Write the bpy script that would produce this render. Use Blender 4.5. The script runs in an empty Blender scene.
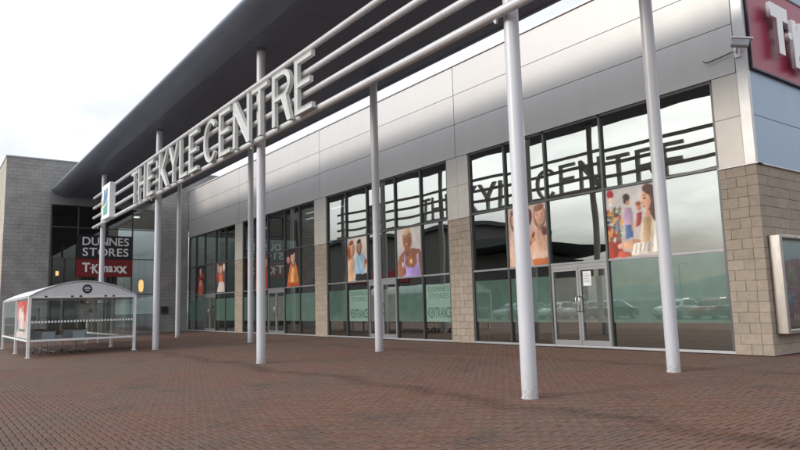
import bpy, bmesh, math, random
import numpy as np
from mathutils import Vector, Matrix
random.seed(7); rng = np.random.default_rng(7)
S = bpy.context.scene; COL = S.collection
R = math.radians

# ------------------------------------------------------------------ camera
CAM = Vector((7.27, -16.18, 1.40))
PITCH, ROLL, YAW, FPX = R(7.135), R(-1.554), R(53.6), 647.6
cd = bpy.data.cameras.new('camera'); cam = bpy.data.objects.new('camera', cd); COL.objects.link(cam)
fw = Vector((-math.sin(YAW)*math.cos(PITCH), math.cos(YAW)*math.cos(PITCH), math.sin(PITCH)))
rt = Vector((math.cos(YAW), math.sin(YAW), 0)); up = rt.cross(fw)
rt2 = rt*math.cos(ROLL)+up*math.sin(ROLL); up2 = -rt*math.sin(ROLL)+up*math.cos(ROLL)
M3 = Matrix((rt2, up2, -fw)).transposed()
cam.matrix_world = Matrix.Translation(CAM) @ M3.to_4x4()
cd.sensor_width = 36; cd.lens = FPX*36/800; cd.clip_end = 9000; cd.clip_start = .05
S.camera = cam
S.render.resolution_x = 1024; S.render.resolution_y = 576

# ------------------------------------------------------------------ light
SUN_EL, SUN_AZ = R(21), R(-18)          # azimuth measured from -y towards -x (negative: towards -x)
sdir = Vector((math.sin(SUN_AZ)*math.cos(SUN_EL), -math.cos(SUN_AZ)*math.cos(SUN_EL), math.sin(SUN_EL)))
W = bpy.data.worlds.new('World'); S.world = W; W.use_nodes = True
nt = W.node_tree; N = nt.nodes; L = nt.links
for n in list(N): N.remove(n)
def node(t, **k):
    n = N.new(t)
    for a, b in k.items(): setattr(n, a, b)
    return n
out = node('ShaderNodeOutputWorld'); bg = node('ShaderNodeBackground'); bg.inputs[1].default_value = .10
sky = node('ShaderNodeTexSky', sky_type='NISHITA'); sky.sun_disc = False
sky.sun_elevation = SUN_EL; sky.sun_rotation = math.atan2(sdir.x, sdir.y)
tc = node('ShaderNodeTexCoord'); sep = node('ShaderNodeSeparateXYZ'); L.new(tc.outputs['Generated'], sep.inputs[0])
zz = node('ShaderNodeMath', operation='ADD'); zz.inputs[1].default_value = .16; L.new(sep.outputs[2], zz.inputs[0])
zm = node('ShaderNodeMath', operation='MAXIMUM'); zm.inputs[1].default_value = .1; L.new(zz.outputs[0], zm.inputs[0])
dx = node('ShaderNodeMath', operation='DIVIDE'); L.new(sep.outputs[0], dx.inputs[0]); L.new(zm.outputs[0], dx.inputs[1])
dy = node('ShaderNodeMath', operation='DIVIDE'); L.new(sep.outputs[1], dy.inputs[0]); L.new(zm.outputs[0], dy.inputs[1])
cmb = node('ShaderNodeCombineXYZ'); L.new(dx.outputs[0], cmb.inputs[0]); L.new(dy.outputs[0], cmb.inputs[1])
no = node('ShaderNodeTexNoise'); no.inputs['Scale'].default_value = 1.35; no.inputs['Detail'].default_value = 7
no.inputs['Roughness'].default_value = .55; no.inputs['Distortion'].default_value = .6
L.new(cmb.outputs[0], no.inputs['Vector'])
rp = node('ShaderNodeMapRange'); rp.inputs[1].default_value = .32; rp.inputs[2].default_value = .66
rp.inputs[3].default_value = .84; rp.inputs[4].default_value = 1.28; L.new(no.outputs[0], rp.inputs[0])
# thin overcast is brighter around the veiled sun
vd = node('ShaderNodeVectorMath', operation='DOT_PRODUCT'); L.new(tc.outputs['Generated'], vd.inputs[0]); vd.inputs[1].default_value = sdir
mx = node('ShaderNodeMath', operation='MAXIMUM'); mx.inputs[1].default_value = 0; L.new(vd.outputs['Value'], mx.inputs[0])
pw = node('ShaderNodeMath', operation='POWER'); pw.inputs[1].default_value = 3; L.new(mx.outputs[0], pw.inputs[0])
gl = node('ShaderNodeMath', operation='MULTIPLY_ADD'); gl.inputs[1].default_value = 1.5; gl.inputs[2].default_value = 1; L.new(pw.outputs[0], gl.inputs[0])
cl = node('ShaderNodeMath', operation='MULTIPLY'); L.new(rp.outputs[0], cl.inputs[0]); L.new(gl.outputs[0], cl.inputs[1])
# overcast skies darken towards the horizon
hz = node('ShaderNodeMapRange', interpolation_type='SMOOTHSTEP'); hz.inputs[1].default_value = .02; hz.inputs[2].default_value = .20; hz.inputs[3].default_value = .19; hz.inputs[4].default_value = 1.0
L.new(sep.outputs[2], hz.inputs[0])
cl2 = node('ShaderNodeMath', operation='MULTIPLY'); L.new(cl.outputs[0], cl2.inputs[0]); L.new(hz.outputs[0], cl2.inputs[1]); cl = cl2
cv = node('ShaderNodeVectorMath', operation='SCALE'); cv.inputs[0].default_value = (10.4, 10.8, 11.4); L.new(cl.outputs[0], cv.inputs['Scale'])
mixc = node('ShaderNodeMixRGB'); mixc.inputs[0].default_value = .90
L.new(sky.outputs[0], mixc.inputs[1]); L.new(cv.outputs[0], mixc.inputs[2])
L.new(mixc.outputs[0], bg.inputs[0]); L.new(bg.outputs[0], out.inputs[0])

sl = bpy.data.lights.new('sun', 'SUN'); sl.energy = 1.7; sl.angle = R(14); sl.color = (1, .88, .74)
so = bpy.data.objects.new('sun', sl); COL.objects.link(so); so.rotation_euler = (-sdir).to_track_quat('-Z', 'Y').to_euler(); so.location = (0, -30, 40)
S.view_settings.view_transform = 'Standard'; S.view_settings.look = 'None'
S.view_settings.exposure = 0.0; S.view_settings.gamma = 1
S.render.engine = 'CYCLES'

# ------------------------------------------------------------------ materials
MATS = {}
def nodes_of(name):
    m = bpy.data.materials.new(name); m.use_nodes = True; t = m.node_tree
    p = t.nodes['Principled BSDF']; MATS[name] = m
    return m, t, p
def mat(name, col, rough=.5, metal=0., var=.12, scale=3., bump=0., bscale=60., spec=.5, rnd=0., stretch=(1,1,1), rvar=.0, coat=0.):
    """principled with position-driven dirt variation; rnd = extra value variation per object"""
    m, t, p = nodes_of(name); n = t.nodes; l = t.links
    g = n.new('ShaderNodeNewGeometry'); mp = n.new('ShaderNodeMapping'); mp.inputs['Scale'].default_value = stretch
    l.new(g.outputs['Position'], mp.inputs[0])
    a = n.new('ShaderNodeTexNoise'); a.inputs['Scale'].default_value = scale; a.inputs['Detail'].default_value = 6; a.inputs['Roughness'].default_value = .62
    l.new(mp.outputs[0], a.inputs['Vector'])
    mr = n.new('ShaderNodeMapRange'); mr.inputs[1].default_value = .25; mr.inputs[2].default_value = .75
    mr.inputs[3].default_value = 1-var; mr.inputs[4].default_value = 1+var; l.new(a.outputs[0], mr.inputs[0])
    fac = mr.outputs[0]
    if rnd:
        oi = n.new('ShaderNodeObjectInfo'); r2 = n.new('ShaderNodeMapRange'); r2.inputs[3].default_value = 1-rnd; r2.inputs[4].default_value = 1+rnd
        l.new(oi.outputs['Random'], r2.inputs[0]); mu = n.new('ShaderNodeMath'); mu.operation = 'MULTIPLY'
        l.new(fac, mu.inputs[0]); l.new(r2.outputs[0], mu.inputs[1]); fac = mu.outputs[0]
    sc = n.new('ShaderNodeVectorMath'); sc.operation = 'SCALE'; sc.inputs[0].default_value = col; l.new(fac, sc.inputs['Scale'])
    l.new(sc.outputs[0], p.inputs['Base Color'])
    p.inputs['Roughness'].default_value = rough; p.inputs['Metallic'].default_value = metal; p.inputs['Specular IOR Level'].default_value = spec
    p.inputs['Coat Weight'].default_value = coat
    if rvar:
        r3 = n.new('ShaderNodeMapRange'); r3.inputs[1].default_value = .3; r3.inputs[2].default_value = .7
        r3.inputs[3].default_value = rough-rvar; r3.inputs[4].default_value = rough+rvar; l.new(a.outputs[0], r3.inputs[0]); l.new(r3.outputs[0], p.inputs['Roughness'])
    if bump:
        b = n.new('ShaderNodeTexNoise'); b.inputs['Scale'].default_value = bscale; b.inputs['Detail'].default_value = 4; l.new(mp.outputs[0], b.inputs['Vector'])
        bp = n.new('ShaderNodeBump'); bp.inputs['Strength'].default_value = bump; bp.inputs['Distance'].default_value = .01
        l.new(b.outputs[0], bp.inputs['Height']); l.new(bp.outputs[0], p.inputs['Normal'])
    return m
mat('clad', (.50, .492, .485), .54, .42, .05, 1.6, .04, .9, rnd=.03, rvar=.04, stretch=(1, 1, .22))
mat('clad_pier', (.50, .48, .45), .45, .25, .08, 2, rnd=.02)
mat('clad_blue', (.29, .385, .50), .38, .30, .10, 1.2, .04, 2.5, stretch=(1, 1, .3), rvar=.06)
mat('trim', (.56, .56, .56), .4, .4, .08)
mat('white_metal', (.54, .55, .585), .33, .0, .05, 2, stretch=(1, 1, .25), rvar=.06)
def scuffed():                                # the same paint with grime splashed up from the paving
    mat('column_paint', (.54, .55, .585), .33, .0, .06, 2.5, stretch=(1, 1, .3), rvar=.06)
    m = MATS['column_paint']; t = m.node_tree; n = t.nodes; l = t.links; p = n['Principled BSDF']; src = p.inputs['Base Color'].links[0].from_socket
    tc_ = n.new('ShaderNodeTexCoord'); sp = n.new('ShaderNodeSeparateXYZ'); l.new(tc_.outputs['Object'], sp.inputs[0])
    h = n.new('ShaderNodeMapRange'); h.inputs[1].default_value = 0; h.inputs[2].default_value = .45; h.inputs[3].default_value = 1; h.inputs[4].default_value = 0; l.new(sp.outputs[2], h.inputs[0])
    a = n.new('ShaderNodeTexNoise'); a.inputs['Scale'].default_value = 14; a.inputs['Detail'].default_value = 6; a.inputs['Roughness'].default_value = .7; l.new(tc_.outputs['Object'], a.inputs['Vector'])
    r = n.new('ShaderNodeMapRange'); r.inputs[1].default_value = .42; r.inputs[2].default_value = .68; l.new(a.outputs[0], r.inputs[0])
    mu = n.new('ShaderNodeMath'); mu.operation = 'MULTIPLY'; l.new(h.outputs[0], mu.inputs[0]); l.new(r.outputs[0], mu.inputs[1])
    mx_ = n.new('ShaderNodeMixRGB'); mx_.inputs[2].default_value = (.33, .28, .25, 1); l.new(mu.outputs[0], mx_.inputs[0]); l.new(src, mx_.inputs[1]); l.new(mx_.outputs[0], p.inputs['Base Color'])
scuffed()
mat('pipe_metal', (.60, .60, .61), .30, .15, .05, 2, rvar=.06)
mat('soffit', (.125, .148, .205), .48, .2, .10, .8, rnd=.035)
mat('fascia', (.15, .175, .225), .42, .3, .12, .7)
mat('roof', (.25, .26, .27), .6)
mat('alu_dark', (.10, .105, .11), .38, .5, .08)
mat('alu', (.30, .31, .32), .4, .5, .08)
mat('alu_lite', (.45, .46, .47), .4, .4, .08)
mat('letter', (.66, .67, .65), .4, .0, .10, 4)
mat('letter_face', (.46, .49, .47), .45, .0, .14, 6)
mat('block', (.36, .305, .25), .9, 0, .14, 7, .6, 70, spec=.2, rnd=.065)
mat('mortar', (.25, .22, .185), .95, 0, .2, 12, spec=.1)
mat('dark_room', (.055, .06, .065), .8)
mat('room_floor', (.12, .12, .12), .4)
mat('room_wall', (.16, .17, .17), .8)
mat('maroon', (.33, .028, .075), .35, 0, .06, 2)
mat('maroon_edge', (.035, .012, .03), .4)
mat('sign_white', (.86, .86, .87), .4, 0, .04)
mat('letter_side', (.55, .10, .10), .4)
mat('sign_black', (.012, .014, .022), .3)
mat('sign_red', (.20, .012, .016), .35)
mat('paper', (.78, .80, .80), .6)
mat('steel', (.42, .43, .44), .28, .9, .1, 6)
mat('galv', (.44, .455, .47), .4, .7, .15, 8)
mat('brushed', (.50, .47, .43), .3, .85, .25, 3, stretch=(4, 4, .6))
mat('black_plastic', (.02, .02, .022), .5)
mat('rubber', (.015, .015, .015), .8)
mat('trolley_panel', (.42, .48, .54), .45)
mat('shelter_white', (.78, .79, .80), .4, 0, .05)
mat('shelter_roof', (.66, .675, .70), .45, .1, .08, 2)
mat('navy', (.02, .022, .05), .35)
mat('asphalt', (.055, .056, .058), .9, 0, .25, 2, .3, 80)
mat('paint_line', (.6, .6, .58), .7)
mat('kerb', (.33, .32, .30), .85, 0, .15, 5)
mat('hill', (.21, .24, .24), 1, 0, .3, .004)  # paler than bare slopes; distance haze is mixed into the colour
mat('store_wall', (.16, .15, .15), .7)
mat('store_roof', (.08, .085, .09), .6)
mat('car_glass', (.012, .014, .016), .06, 0, 0, spec=.8)
mat('film_letter', (.05, .11, .085), .5)
mat('film_pale', (.205, .315, .26), .30, 0, .06)
for nm, c in {'car_white': (.75, .75, .75), 'car_silver': (.45, .46, .48), 'car_blue': (.05, .10, .25), 'car_red': (.35, .03, .03), 'car_black': (.02, .02, .022), 'car_grey': (.18, .185, .19)}.items():
    mat(nm, c, .25, .2, .02, coat=.6)

def schlick(t, base, k):
    n = t.nodes; l = t.links; g = n.new('ShaderNodeNewGeometry'); d = n.new('ShaderNodeVectorMath'); d.operation = 'DOT_PRODUCT'
    l.new(g.outputs['Normal'], d.inputs[0]); l.new(g.outputs['Incoming'], d.inputs[1])
    a = n.new('ShaderNodeMath'); a.operation = 'ABSOLUTE'; l.new(d.outputs['Value'], a.inputs[0])
    c = n.new('ShaderNodeMath'); c.operation = 'SUBTRACT'; c.inputs[0].default_value = 1; l.new(a.outputs[0], c.inputs[1])
    p = n.new('ShaderNodeMath'); p.operation = 'POWER'; p.inputs[1].default_value = 5; l.new(c.outputs[0], p.inputs[0])
    ma = n.new('ShaderNodeMath'); ma.operation = 'MULTIPLY_ADD'; ma.use_clamp = True; ma.inputs[1].default_value = k; ma.inputs[2].default_value = base
    l.new(p.outputs[0], ma.inputs[0]); return ma, p
def glass(name, tint, base, k, bump=.02, bs=.7):
    m, t, p = nodes_of(name); n = t.nodes; l = t.links; n.remove(p)
    o = n['Material Output']; tr = n.new('ShaderNodeBsdfTransparent'); tr.inputs[0].default_value = (*tint, 1)
    gl_ = n.new('ShaderNodeBsdfGlossy'); gl_.inputs['Roughness'].default_value = .006; gl_.inputs['Color'].default_value = (.97, .96, .88, 1)
    ma, fr = schlick(t, base, k)
    g = n.new('ShaderNodeNewGeometry'); b = n.new('ShaderNodeTexNoise'); b.inputs['Scale'].default_value = bs; b.inputs['Detail'].default_value = 1.5
    l.new(g.outputs['Position'], b.inputs['Vector'])
    bp = n.new('ShaderNodeBump'); bp.inputs['Strength'].default_value = 1; bp.inputs['Distance'].default_value = bump
    l.new(b.outputs[0], bp.inputs['Height']); l.new(bp.outputs[0], gl_.inputs['Normal'])
    mixs = n.new('ShaderNodeMixShader'); l.new(ma.outputs[0], mixs.inputs[0])
    l.new(tr.outputs[0], mixs.inputs[1]); l.new(gl_.outputs[0], mixs.inputs[2]); l.new(mixs.outputs[0], o.inputs[0])
glass('glass', (.42, .48, .47), .36, .64, .0010, .8)
glass('wing_glass', (.62, .66, .66), .07, .8, .002, .8)
glass('clear_glass', (.90, .93, .93), .035, .6, .001)
def film(name, col, base):
    """frosted film under the glass: flat colour with the glass reflection on top"""
    m, t, p = nodes_of(name); n = t.nodes; l = t.links; p.inputs['Roughness'].default_value = .6; p.inputs['Specular IOR Level'].default_value = 0
    g = n.new('ShaderNodeNewGeometry'); a = n.new('ShaderNodeTexNoise'); a.inputs['Scale'].default_value = 2.5; a.inputs['Detail'].default_value = 5; l.new(g.outputs['Position'], a.inputs['Vector'])
    mr = n.new('ShaderNodeMapRange'); mr.inputs[1].default_value = .3; mr.inputs[2].default_value = .7; mr.inputs[3].default_value = .88; mr.inputs[4].default_value = 1.1; l.new(a.outputs[0], mr.inputs[0])
    sc = n.new('ShaderNodeVectorMath'); sc.operation = 'SCALE'; sc.inputs[0].default_value = col; l.new(mr.outputs[0], sc.inputs['Scale']); l.new(sc.outputs[0], p.inputs['Base Color'])
    q = n.new('ShaderNodeBsdfGlossy'); q.inputs['Roughness'].default_value = .015; q.inputs['Color'].default_value = (.85, .95, .9, 1)
    ma, _ = schlick(t, base, .7); mx_ = n.new('ShaderNodeMixShader'); l.new(ma.outputs[0], mx_.inputs[0]); l.new(p.outputs[0], mx_.inputs[1]); l.new(q.outputs[0], mx_.inputs[2])
    l.new(mx_.outputs[0], n['Material Output'].inputs[0])
film('film', (.098, .164, .137), .23); film('film_door', (.14, .155, .135), .24)
def emit(name, col, s):
    m, t, p = nodes_of(name); p.inputs['Emission Color'].default_value = (*col, 1); p.inputs['Emission Strength'].default_value = s
emit('lamp_warm', (1, .55, .2), 3); emit('lamp_cool', (.95, 1, 1), 2.2)
def printmat():
    m, t, p = nodes_of('print'); a = t.nodes.new('ShaderNodeVertexColor'); a.layer_name = 'Col'
    t.links.new(a.outputs[0], p.inputs['Base Color']); p.inputs['Roughness'].default_value = .3; p.inputs['Specular IOR Level'].default_value = .4
printmat()
def brickwall(name, axis, c1, c2, cm, sx=.5, sz=.2556):
    m, t, p = nodes_of(name); n = t.nodes; l = t.links
    g = n.new('ShaderNodeNewGeometry'); s = n.new('ShaderNodeSeparateXYZ'); l.new(g.outputs['Position'], s.inputs[0])
    c = n.new('ShaderNodeCombineXYZ'); l.new(s.outputs[axis], c.inputs[0]); l.new(s.outputs[2], c.inputs[1])
    b = n.new('ShaderNodeTexBrick'); b.inputs['Scale'].default_value = 1; b.inputs['Brick Width'].default_value = sx; b.inputs['Row Height'].default_value = sz
    b.inputs['Mortar Size'].default_value = .010; b.inputs['Color1'].default_value = (*c1, 1); b.inputs['Color2'].default_value = (*c2, 1); b.inputs['Mortar'].default_value = (*cm, 1)
    l.new(c.outputs[0], b.inputs['Vector'])
    no_ = n.new('ShaderNodeTexNoise'); no_.inputs['Scale'].default_value = 1.2; no_.inputs['Detail'].default_value = 6; l.new(g.outputs['Position'], no_.inputs['Vector'])
    mr = n.new('ShaderNodeMapRange'); mr.inputs[1].default_value = .3; mr.inputs[2].default_value = .7; mr.inputs[3].default_value = .8; mr.inputs[4].default_value = 1.12; l.new(no_.outputs[0], mr.inputs[0])
    sc = n.new('ShaderNodeVectorMath'); sc.operation = 'SCALE'; l.new(b.outputs[0], sc.inputs[0]); l.new(mr.outputs[0], sc.inputs['Scale']); l.new(sc.outputs[0], p.inputs['Base Color'])
    bp = n.new('ShaderNodeBump'); bp.inputs['Strength'].default_value = .6; bp.inputs['Distance'].default_value = .02; bp.invert = True
    l.new(b.outputs['Fac'], bp.inputs['Height']); l.new(bp.outputs[0], p.inputs['Normal']); p.inputs['Roughness'].default_value = .9
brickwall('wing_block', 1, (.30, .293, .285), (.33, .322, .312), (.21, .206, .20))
brickwall('wing_block_sunlit', 0, (.46, .42, .36), (.52, .47, .40), (.28, .25, .22))  # sunlit copy of the wing blockwork; sun's brightness and warmth painted into the colour
brickwall('side_block', 1, (.42, .345, .26), (.47, .375, .28), (.20, .175, .15))

def pavemat(name, use_attr):
    m, t, p = nodes_of(name); n = t.nodes; l = t.links
    g = n.new('ShaderNodeNewGeometry'); s = n.new('ShaderNodeSeparateXYZ'); l.new(g.outputs['Position'], s.inputs[0])
    def noise(sc, det=5, rough=.6, st=(1, 1, 1)):
        mp = n.new('ShaderNodeMapping'); mp.inputs['Scale'].default_value = st; l.new(g.outputs['Position'], mp.inputs[0])
        a = n.new('ShaderNodeTexNoise'); a.inputs['Scale'].default_value = sc; a.inputs['Detail'].default_value = det; a.inputs['Roughness'].default_value = rough
        l.new(mp.outputs[0], a.inputs['Vector']); return a.outputs[0]
    def mrange(v, a, b, c, d, clamp=True):
        r = n.new('ShaderNodeMapRange'); r.clamp = clamp
        for i, x in enumerate((a, b, c, d)): r.inputs[i+1].default_value = x
        l.new(v, r.inputs[0]); return r.outputs[0]
    def math2(op, a, b):
        q = n.new('ShaderNodeMath'); q.operation = op
        for i, x in enumerate((a, b)):
            if isinstance(x, (int, float)): q.inputs[i].default_value = x
            else: l.new(x, q.inputs[i])
        return q.outputs[0]
    # patches of redder and of greyer (algae-dulled) pavers
    mix1 = n.new('ShaderNodeMixRGB'); mix1.inputs[1].default_value = (.150, .082, .061, 1); mix1.inputs[2].default_value = (.132, .086, .067, 1)
    l.new(mrange(noise(.22, 6, .65), .42, .58, 0, 1), mix1.inputs[0])
    mix2 = n.new('ShaderNodeMixRGB'); mix2.inputs[2].default_value = (.084, .066, .052, 1); l.new(mix1.outputs[0], mix2.inputs[1])
    l.new(mrange(noise(.55, 6, .72), .54, .68, 0, .85), mix2.inputs[0])
    # drip stains that wander below the two canopy edges
    def drip(y0, wdt, sc, amt, seedoff):
        wob = mrange(noise(.28, 3, .5, (1, .02, 1)), .3, .7, -.55+seedoff, .55+seedoff)
        d = math2('ABSOLUTE', math2('SUBTRACT', math2('ADD', s.outputs[1], wob), y0), 0)
        e = math2('SUBTRACT', 1, math2('DIVIDE', d, wdt)); e = math2('MAXIMUM', e, 0)
        return math2('MULTIPLY', math2('MULTIPLY', e, amt), mrange(noise(sc, 5, .7), .3, .65, .15, 1.1))
    st = math2('ADD', drip(-8.6, .40, 2.4, .66, 0), drip(-3.0, .36, 2.2, .5, 0))
    mix3 = n.new('ShaderNodeMixRGB'); mix3.inputs[2].default_value = (.042, .023, .016, 1); l.new(mix2.outputs[0], mix3.inputs[1]); l.new(math2('MINIMUM', st, .85), mix3.inputs[0])
    val = mrange(noise(14, 6, .7), .25, .75, .80, 1.2)
    if use_attr:
        a = n.new('ShaderNodeVertexColor'); a.layer_name = 'Col'; sp = n.new('ShaderNodeSeparateColor'); l.new(a.outputs[0], sp.inputs[0])
        val = math2('MULTIPLY', val, mrange(sp.outputs[0], 0, 1, .90, 1.10))
        hs = n.new('ShaderNodeHueSaturation'); l.new(mix3.outputs[0], hs.inputs['Color']); l.new(mrange(sp.outputs[1], 0, 1, .90, 1.12), hs.inputs['Saturation']); src = hs.outputs[0]
    else:
        val = math2('MULTIPLY', val, .93); src = mix3.outputs[0]
    sc = n.new('ShaderNodeVectorMath'); sc.operation = 'SCALE'; l.new(src, sc.inputs[0]); l.new(val, sc.inputs['Scale'])
    l.new(sc.outputs[0], p.inputs['Base Color']); p.inputs['Roughness'].default_value = .82; p.inputs['Specular IOR Level'].default_value = .3
    b = n.new('ShaderNodeBump'); b.inputs['Strength'].default_value = .35; b.inputs['Distance'].default_value = .006
    l.new(noise(120, 3), b.inputs['Height']); l.new(b.outputs[0], p.inputs['Normal'])
pavemat('paver', True); pavemat('paver_far', False)
mat('joint_sand', (.022, .017, .014), .95, 0, .3, 4, spec=.1)

# ------------------------------------------------------------------ helpers
class MB:
    def __init__(s): s.v = []; s.f = []; s.sm = []
    def add(s, v, f, smooth=False):
        o = len(s.v); s.v += [tuple(x) for x in v]; s.f += [[i+o for i in q] for q in f]; s.sm += [smooth]*len(f); return s
    def box(s, x0, x1, y0, y1, z0, z1):
        return s.add([(x, y, z) for z in (z0, z1) for y in (y0, y1) for x in (x0, x1)],
                     [(0, 2, 3, 1), (4, 5, 7, 6), (0, 1, 5, 4), (2, 6, 7, 3), (0, 4, 6, 2), (1, 3, 7, 5)])
    def tube(s, pts, r, n=12, caps=True):
        P = [Vector(p) for p in pts]; V = []; F = []
        rr = r if isinstance(r, (list, tuple)) else [r]*len(P); prev = None
        for i, p in enumerate(P):
            d = (P[min(i+1, len(P)-1)]-P[max(i-1, 0)]).normalized()
            a = (prev - d*prev.dot(d)).normalized() if prev else d.orthogonal().normalized()
            prev = a; b = d.cross(a)
            V += [p+(a*math.cos(t)+b*math.sin(t))*rr[i] for t in [2*math.pi*k/n for k in range(n)]]
        for i in range(len(P)-1):
            for k in range(n): F.append((i*n+k, i*n+(k+1) % n, (i+1)*n+(k+1) % n, (i+1)*n+k))
        s.add(V, F, True)
        if caps:
            s.add(V[:n], [tuple(reversed(range(n)))]); s.add(V[-n:], [tuple(range(n))])
        return s
    def prism(s, poly, fn, d0, d1):
        """poly: 2-D outline (ccw); fn(a,b,d) -> xyz; extruded between depths d0 and d1"""
        n = len(poly); V = [fn(a, b, d0) for a, b in poly]+[fn(a, b, d1) for a, b in poly]
        F = [tuple(range(n)), tuple(reversed(range(n, 2*n)))]+[((k+1) % n, k, n+k, n+(k+1) % n) for k in range(n)]
        return s.add(V, F)
    def mesh(s, name, m):
        me = bpy.data.meshes.new(name); me.from_pydata(s.v, [], s.f)
        me.polygons.foreach_set('use_smooth', s.sm)
        ms = m if isinstance(m, (list, tuple)) else [m]
        for x in ms: me.materials.append(MATS[x])
        bm = bmesh.new(); bm.from_mesh(me); bmesh.ops.recalc_face_normals(bm, faces=bm.faces[:]); bm.to_mesh(me); bm.free()
        me.update(); return me
    def build(s, name, m, parent=None, bevel=0.):
        return link(name, s.mesh(name, m), parent, bevel)
def link(name, me, parent=None, bevel=0., loc=None):
    o = bpy.data.objects.new(name, me); COL.objects.link(o)
    if loc is not None: o.location = loc
    if parent: o.parent = parent
    if bevel:
        b = o.modifiers.new('bevel', 'BEVEL'); b.width = bevel; b.segments = 2; b.limit_method = 'ANGLE'; b.angle_limit = R(40); b.harden_normals = False
    return o
def tag(o, label=None, cat=None, group=None, kind=None):
    if label: o['label'] = label
    if cat: o['category'] = cat
    if group: o['group'] = group
    if kind: o['kind'] = kind
    return o
def empty(name, loc=(0, 0, 0), rz=0):
    o = bpy.data.objects.new(name, None); COL.objects.link(o); o.location = loc; o.rotation_euler = (0, 0, rz); o.empty_display_size = .2; return o
def rootp(name, label, cat, group=None):
    return tag(empty(name), label, cat, group)
def box(name, m, parent, *b, bevel=0.): return MB().box(*b).build(name, m, parent, bevel)
def copy_tree(o, parent=None):
    c = o.copy(); COL.objects.link(c); c.parent = parent
    for ch in list(o.children): copy_tree(ch, c)
    return c
DG = None
def textmesh(ch, size, depth, m, bold=0., rot=None):
    cu = bpy.data.curves.new('text', 'FONT'); cu.body = ch; cu.size = size; cu.extrude = depth/2; cu.offset = bold; cu.resolution_u = 6
    ob = bpy.data.objects.new('text', cu); COL.objects.link(ob)
    dg = bpy.context.evaluated_depsgraph_get(); me = bpy.data.meshes.new_from_object(ob.evaluated_get(dg))
    bpy.data.objects.remove(ob); bpy.data.curves.remove(cu)
    me.materials.clear()
    for x in (m if isinstance(m, (list, tuple)) else [m]): me.materials.append(MATS[x])
    return me
def text_row(s, width, height, place, depth, m, parent, name='letter', bold=0., gap=.12, joined=False):
    """each character a mesh of its own; place(a,b,d)->xyz, a along, b up, d outward. fitted to width x height (cap height)"""
    items = []; x = 0
    for ch in s:
        if ch == ' ': x += .35; continue
        me = textmesh(ch, 1.0, .02, m, bold)
        v = np.empty(len(me.vertices)*3); me.vertices.foreach_get('co', v); v = v.reshape(-1, 3)
        v[:, 0] -= v[:, 0].min(); w = v[:, 0].max(); v[:, 0] += x; items.append((me, v)); x += w+gap
    tot = x-gap; hh = max(v[:, 1].max() for _, v in items); obs = []
    for me, v in items:
        zmid = v[:, 2] > 0
        for i in range(len(v)):
            p = place(v[i, 0]/tot*width, v[i, 1]/hh*height, depth if zmid[i] else 0.); v[i] = p
        me.vertices.foreach_set('co', v.ravel()); me.update()
        bm = bmesh.new(); bm.from_mesh(me); bmesh.ops.recalc_face_normals(bm, faces=bm.faces[:]); bm.to_mesh(me); bm.free()
        obs.append(link(name, me, parent))
    if joined:
        bm = bmesh.new()
        for o in obs: bm.from_mesh(o.data)
        me = bpy.data.meshes.new('lettering'); bm.to_mesh(me); bm.free()
        me.materials.append(MATS[m if isinstance(m, str) else m[0]])
        for o in obs: bpy.data.objects.remove(o)
        return link('lettering', me, parent)
    return obs

# ------------------------------------------------------------------ ground
YK, GS = -24.0, .0197
def gz(y):                                    # paving falls away from the shop front, then climbs to the car park kerb
    return 0. if y > 0 else (GS*y if y > -16.5 else GS*-16.5*(y-YK)/(-16.5-YK))
py_ = [30, 0, -8, -16.5, YK]; V = [(x, y, gz(y)-.012) for y in py_ for x in (-70, 60)]
pav = MB().add(V, [(2*i, 2*i+2, 2*i+3, 2*i+1) for i in range(4)]).build('pavement', 'paver_far')
tag(pav, kind='structure')
cp = MB().add([(-4000, -4000, -.10), (4000, -4000, -.10), (4000, YK-.14, -.10), (-4000, YK-.14, -.10)], [(0, 1, 2, 3)]).build('car_park', 'asphalt'); tag(cp, kind='structure')
gd = MB().add([(-4000, YK-.3, -.6), (4000, YK-.3, -.6), (4000, 4000, -.6), (-4000, 4000, -.6)], [(0, 1, 2, 3)]).build('ground', 'asphalt'); tag(gd, kind='structure')
kb = MB().box(-70, 60, YK-.14, YK, -.14, .01).build('kerb', 'kerb', None, .02); tag(kb, kind='structure')
# herringbone pavers
def ground_pt(u, v):
    d = fw + rt2*((u-400)/FPX) - up2*((v-225)/FPX); t = -CAM.z/d.z; return CAM+d*t
FARD = 25.
u_ = .1; cells = []
XA, XB, YA, YB = -17.0, 8.2, -17.4, -.35
nx = int((XB-XA)/u_); ny = int((YB-YA)/u_)
ix, iy = np.meshgrid(np.arange(nx), np.arange(ny), indexing='ij')
Hs = np.argwhere((ix-iy) % 4 == 0); Vs = np.argwhere((ix-iy) % 4 == 3)
cen = np.concatenate([np.stack([XA+(Hs[:, 0]+1)*u_, YA+(Hs[:, 1]+.5)*u_, np.zeros(len(Hs))], 1),
                      np.stack([XA+(Vs[:, 0]+.5)*u_, YA+(Vs[:, 1]+1)*u_, np.ones(len(Vs))], 1)])
rel = cen[:, :2]-np.array([CAM.x, CAM.y]); dist = np.hypot(rel[:, 0], rel[:, 1])
fdir = np.array([-math.sin(YAW), math.cos(YAW)]); rdir = np.array([math.cos(YAW), math.sin(YAW)])
dep = rel@fdir; lat = rel@rdir
near = (dep > 1.6) & (np.abs(lat) < dep*.80+1.2) & (dist < FARD)
cen = cen[near]; dep = dep[near]; lat = lat[near]
d3 = np.stack([cen[:, 0]-CAM.x, cen[:, 1]-CAM.y, GS*cen[:, 1]-CAM.z], 1)
zc = d3@np.array(fw); uu = 400+FPX*(d3@np.array(rt2))/zc; vv = 225-FPX*(d3@np.array(up2))/zc
inview = (uu > 2) & (uu < 798) & (vv < 447)
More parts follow.
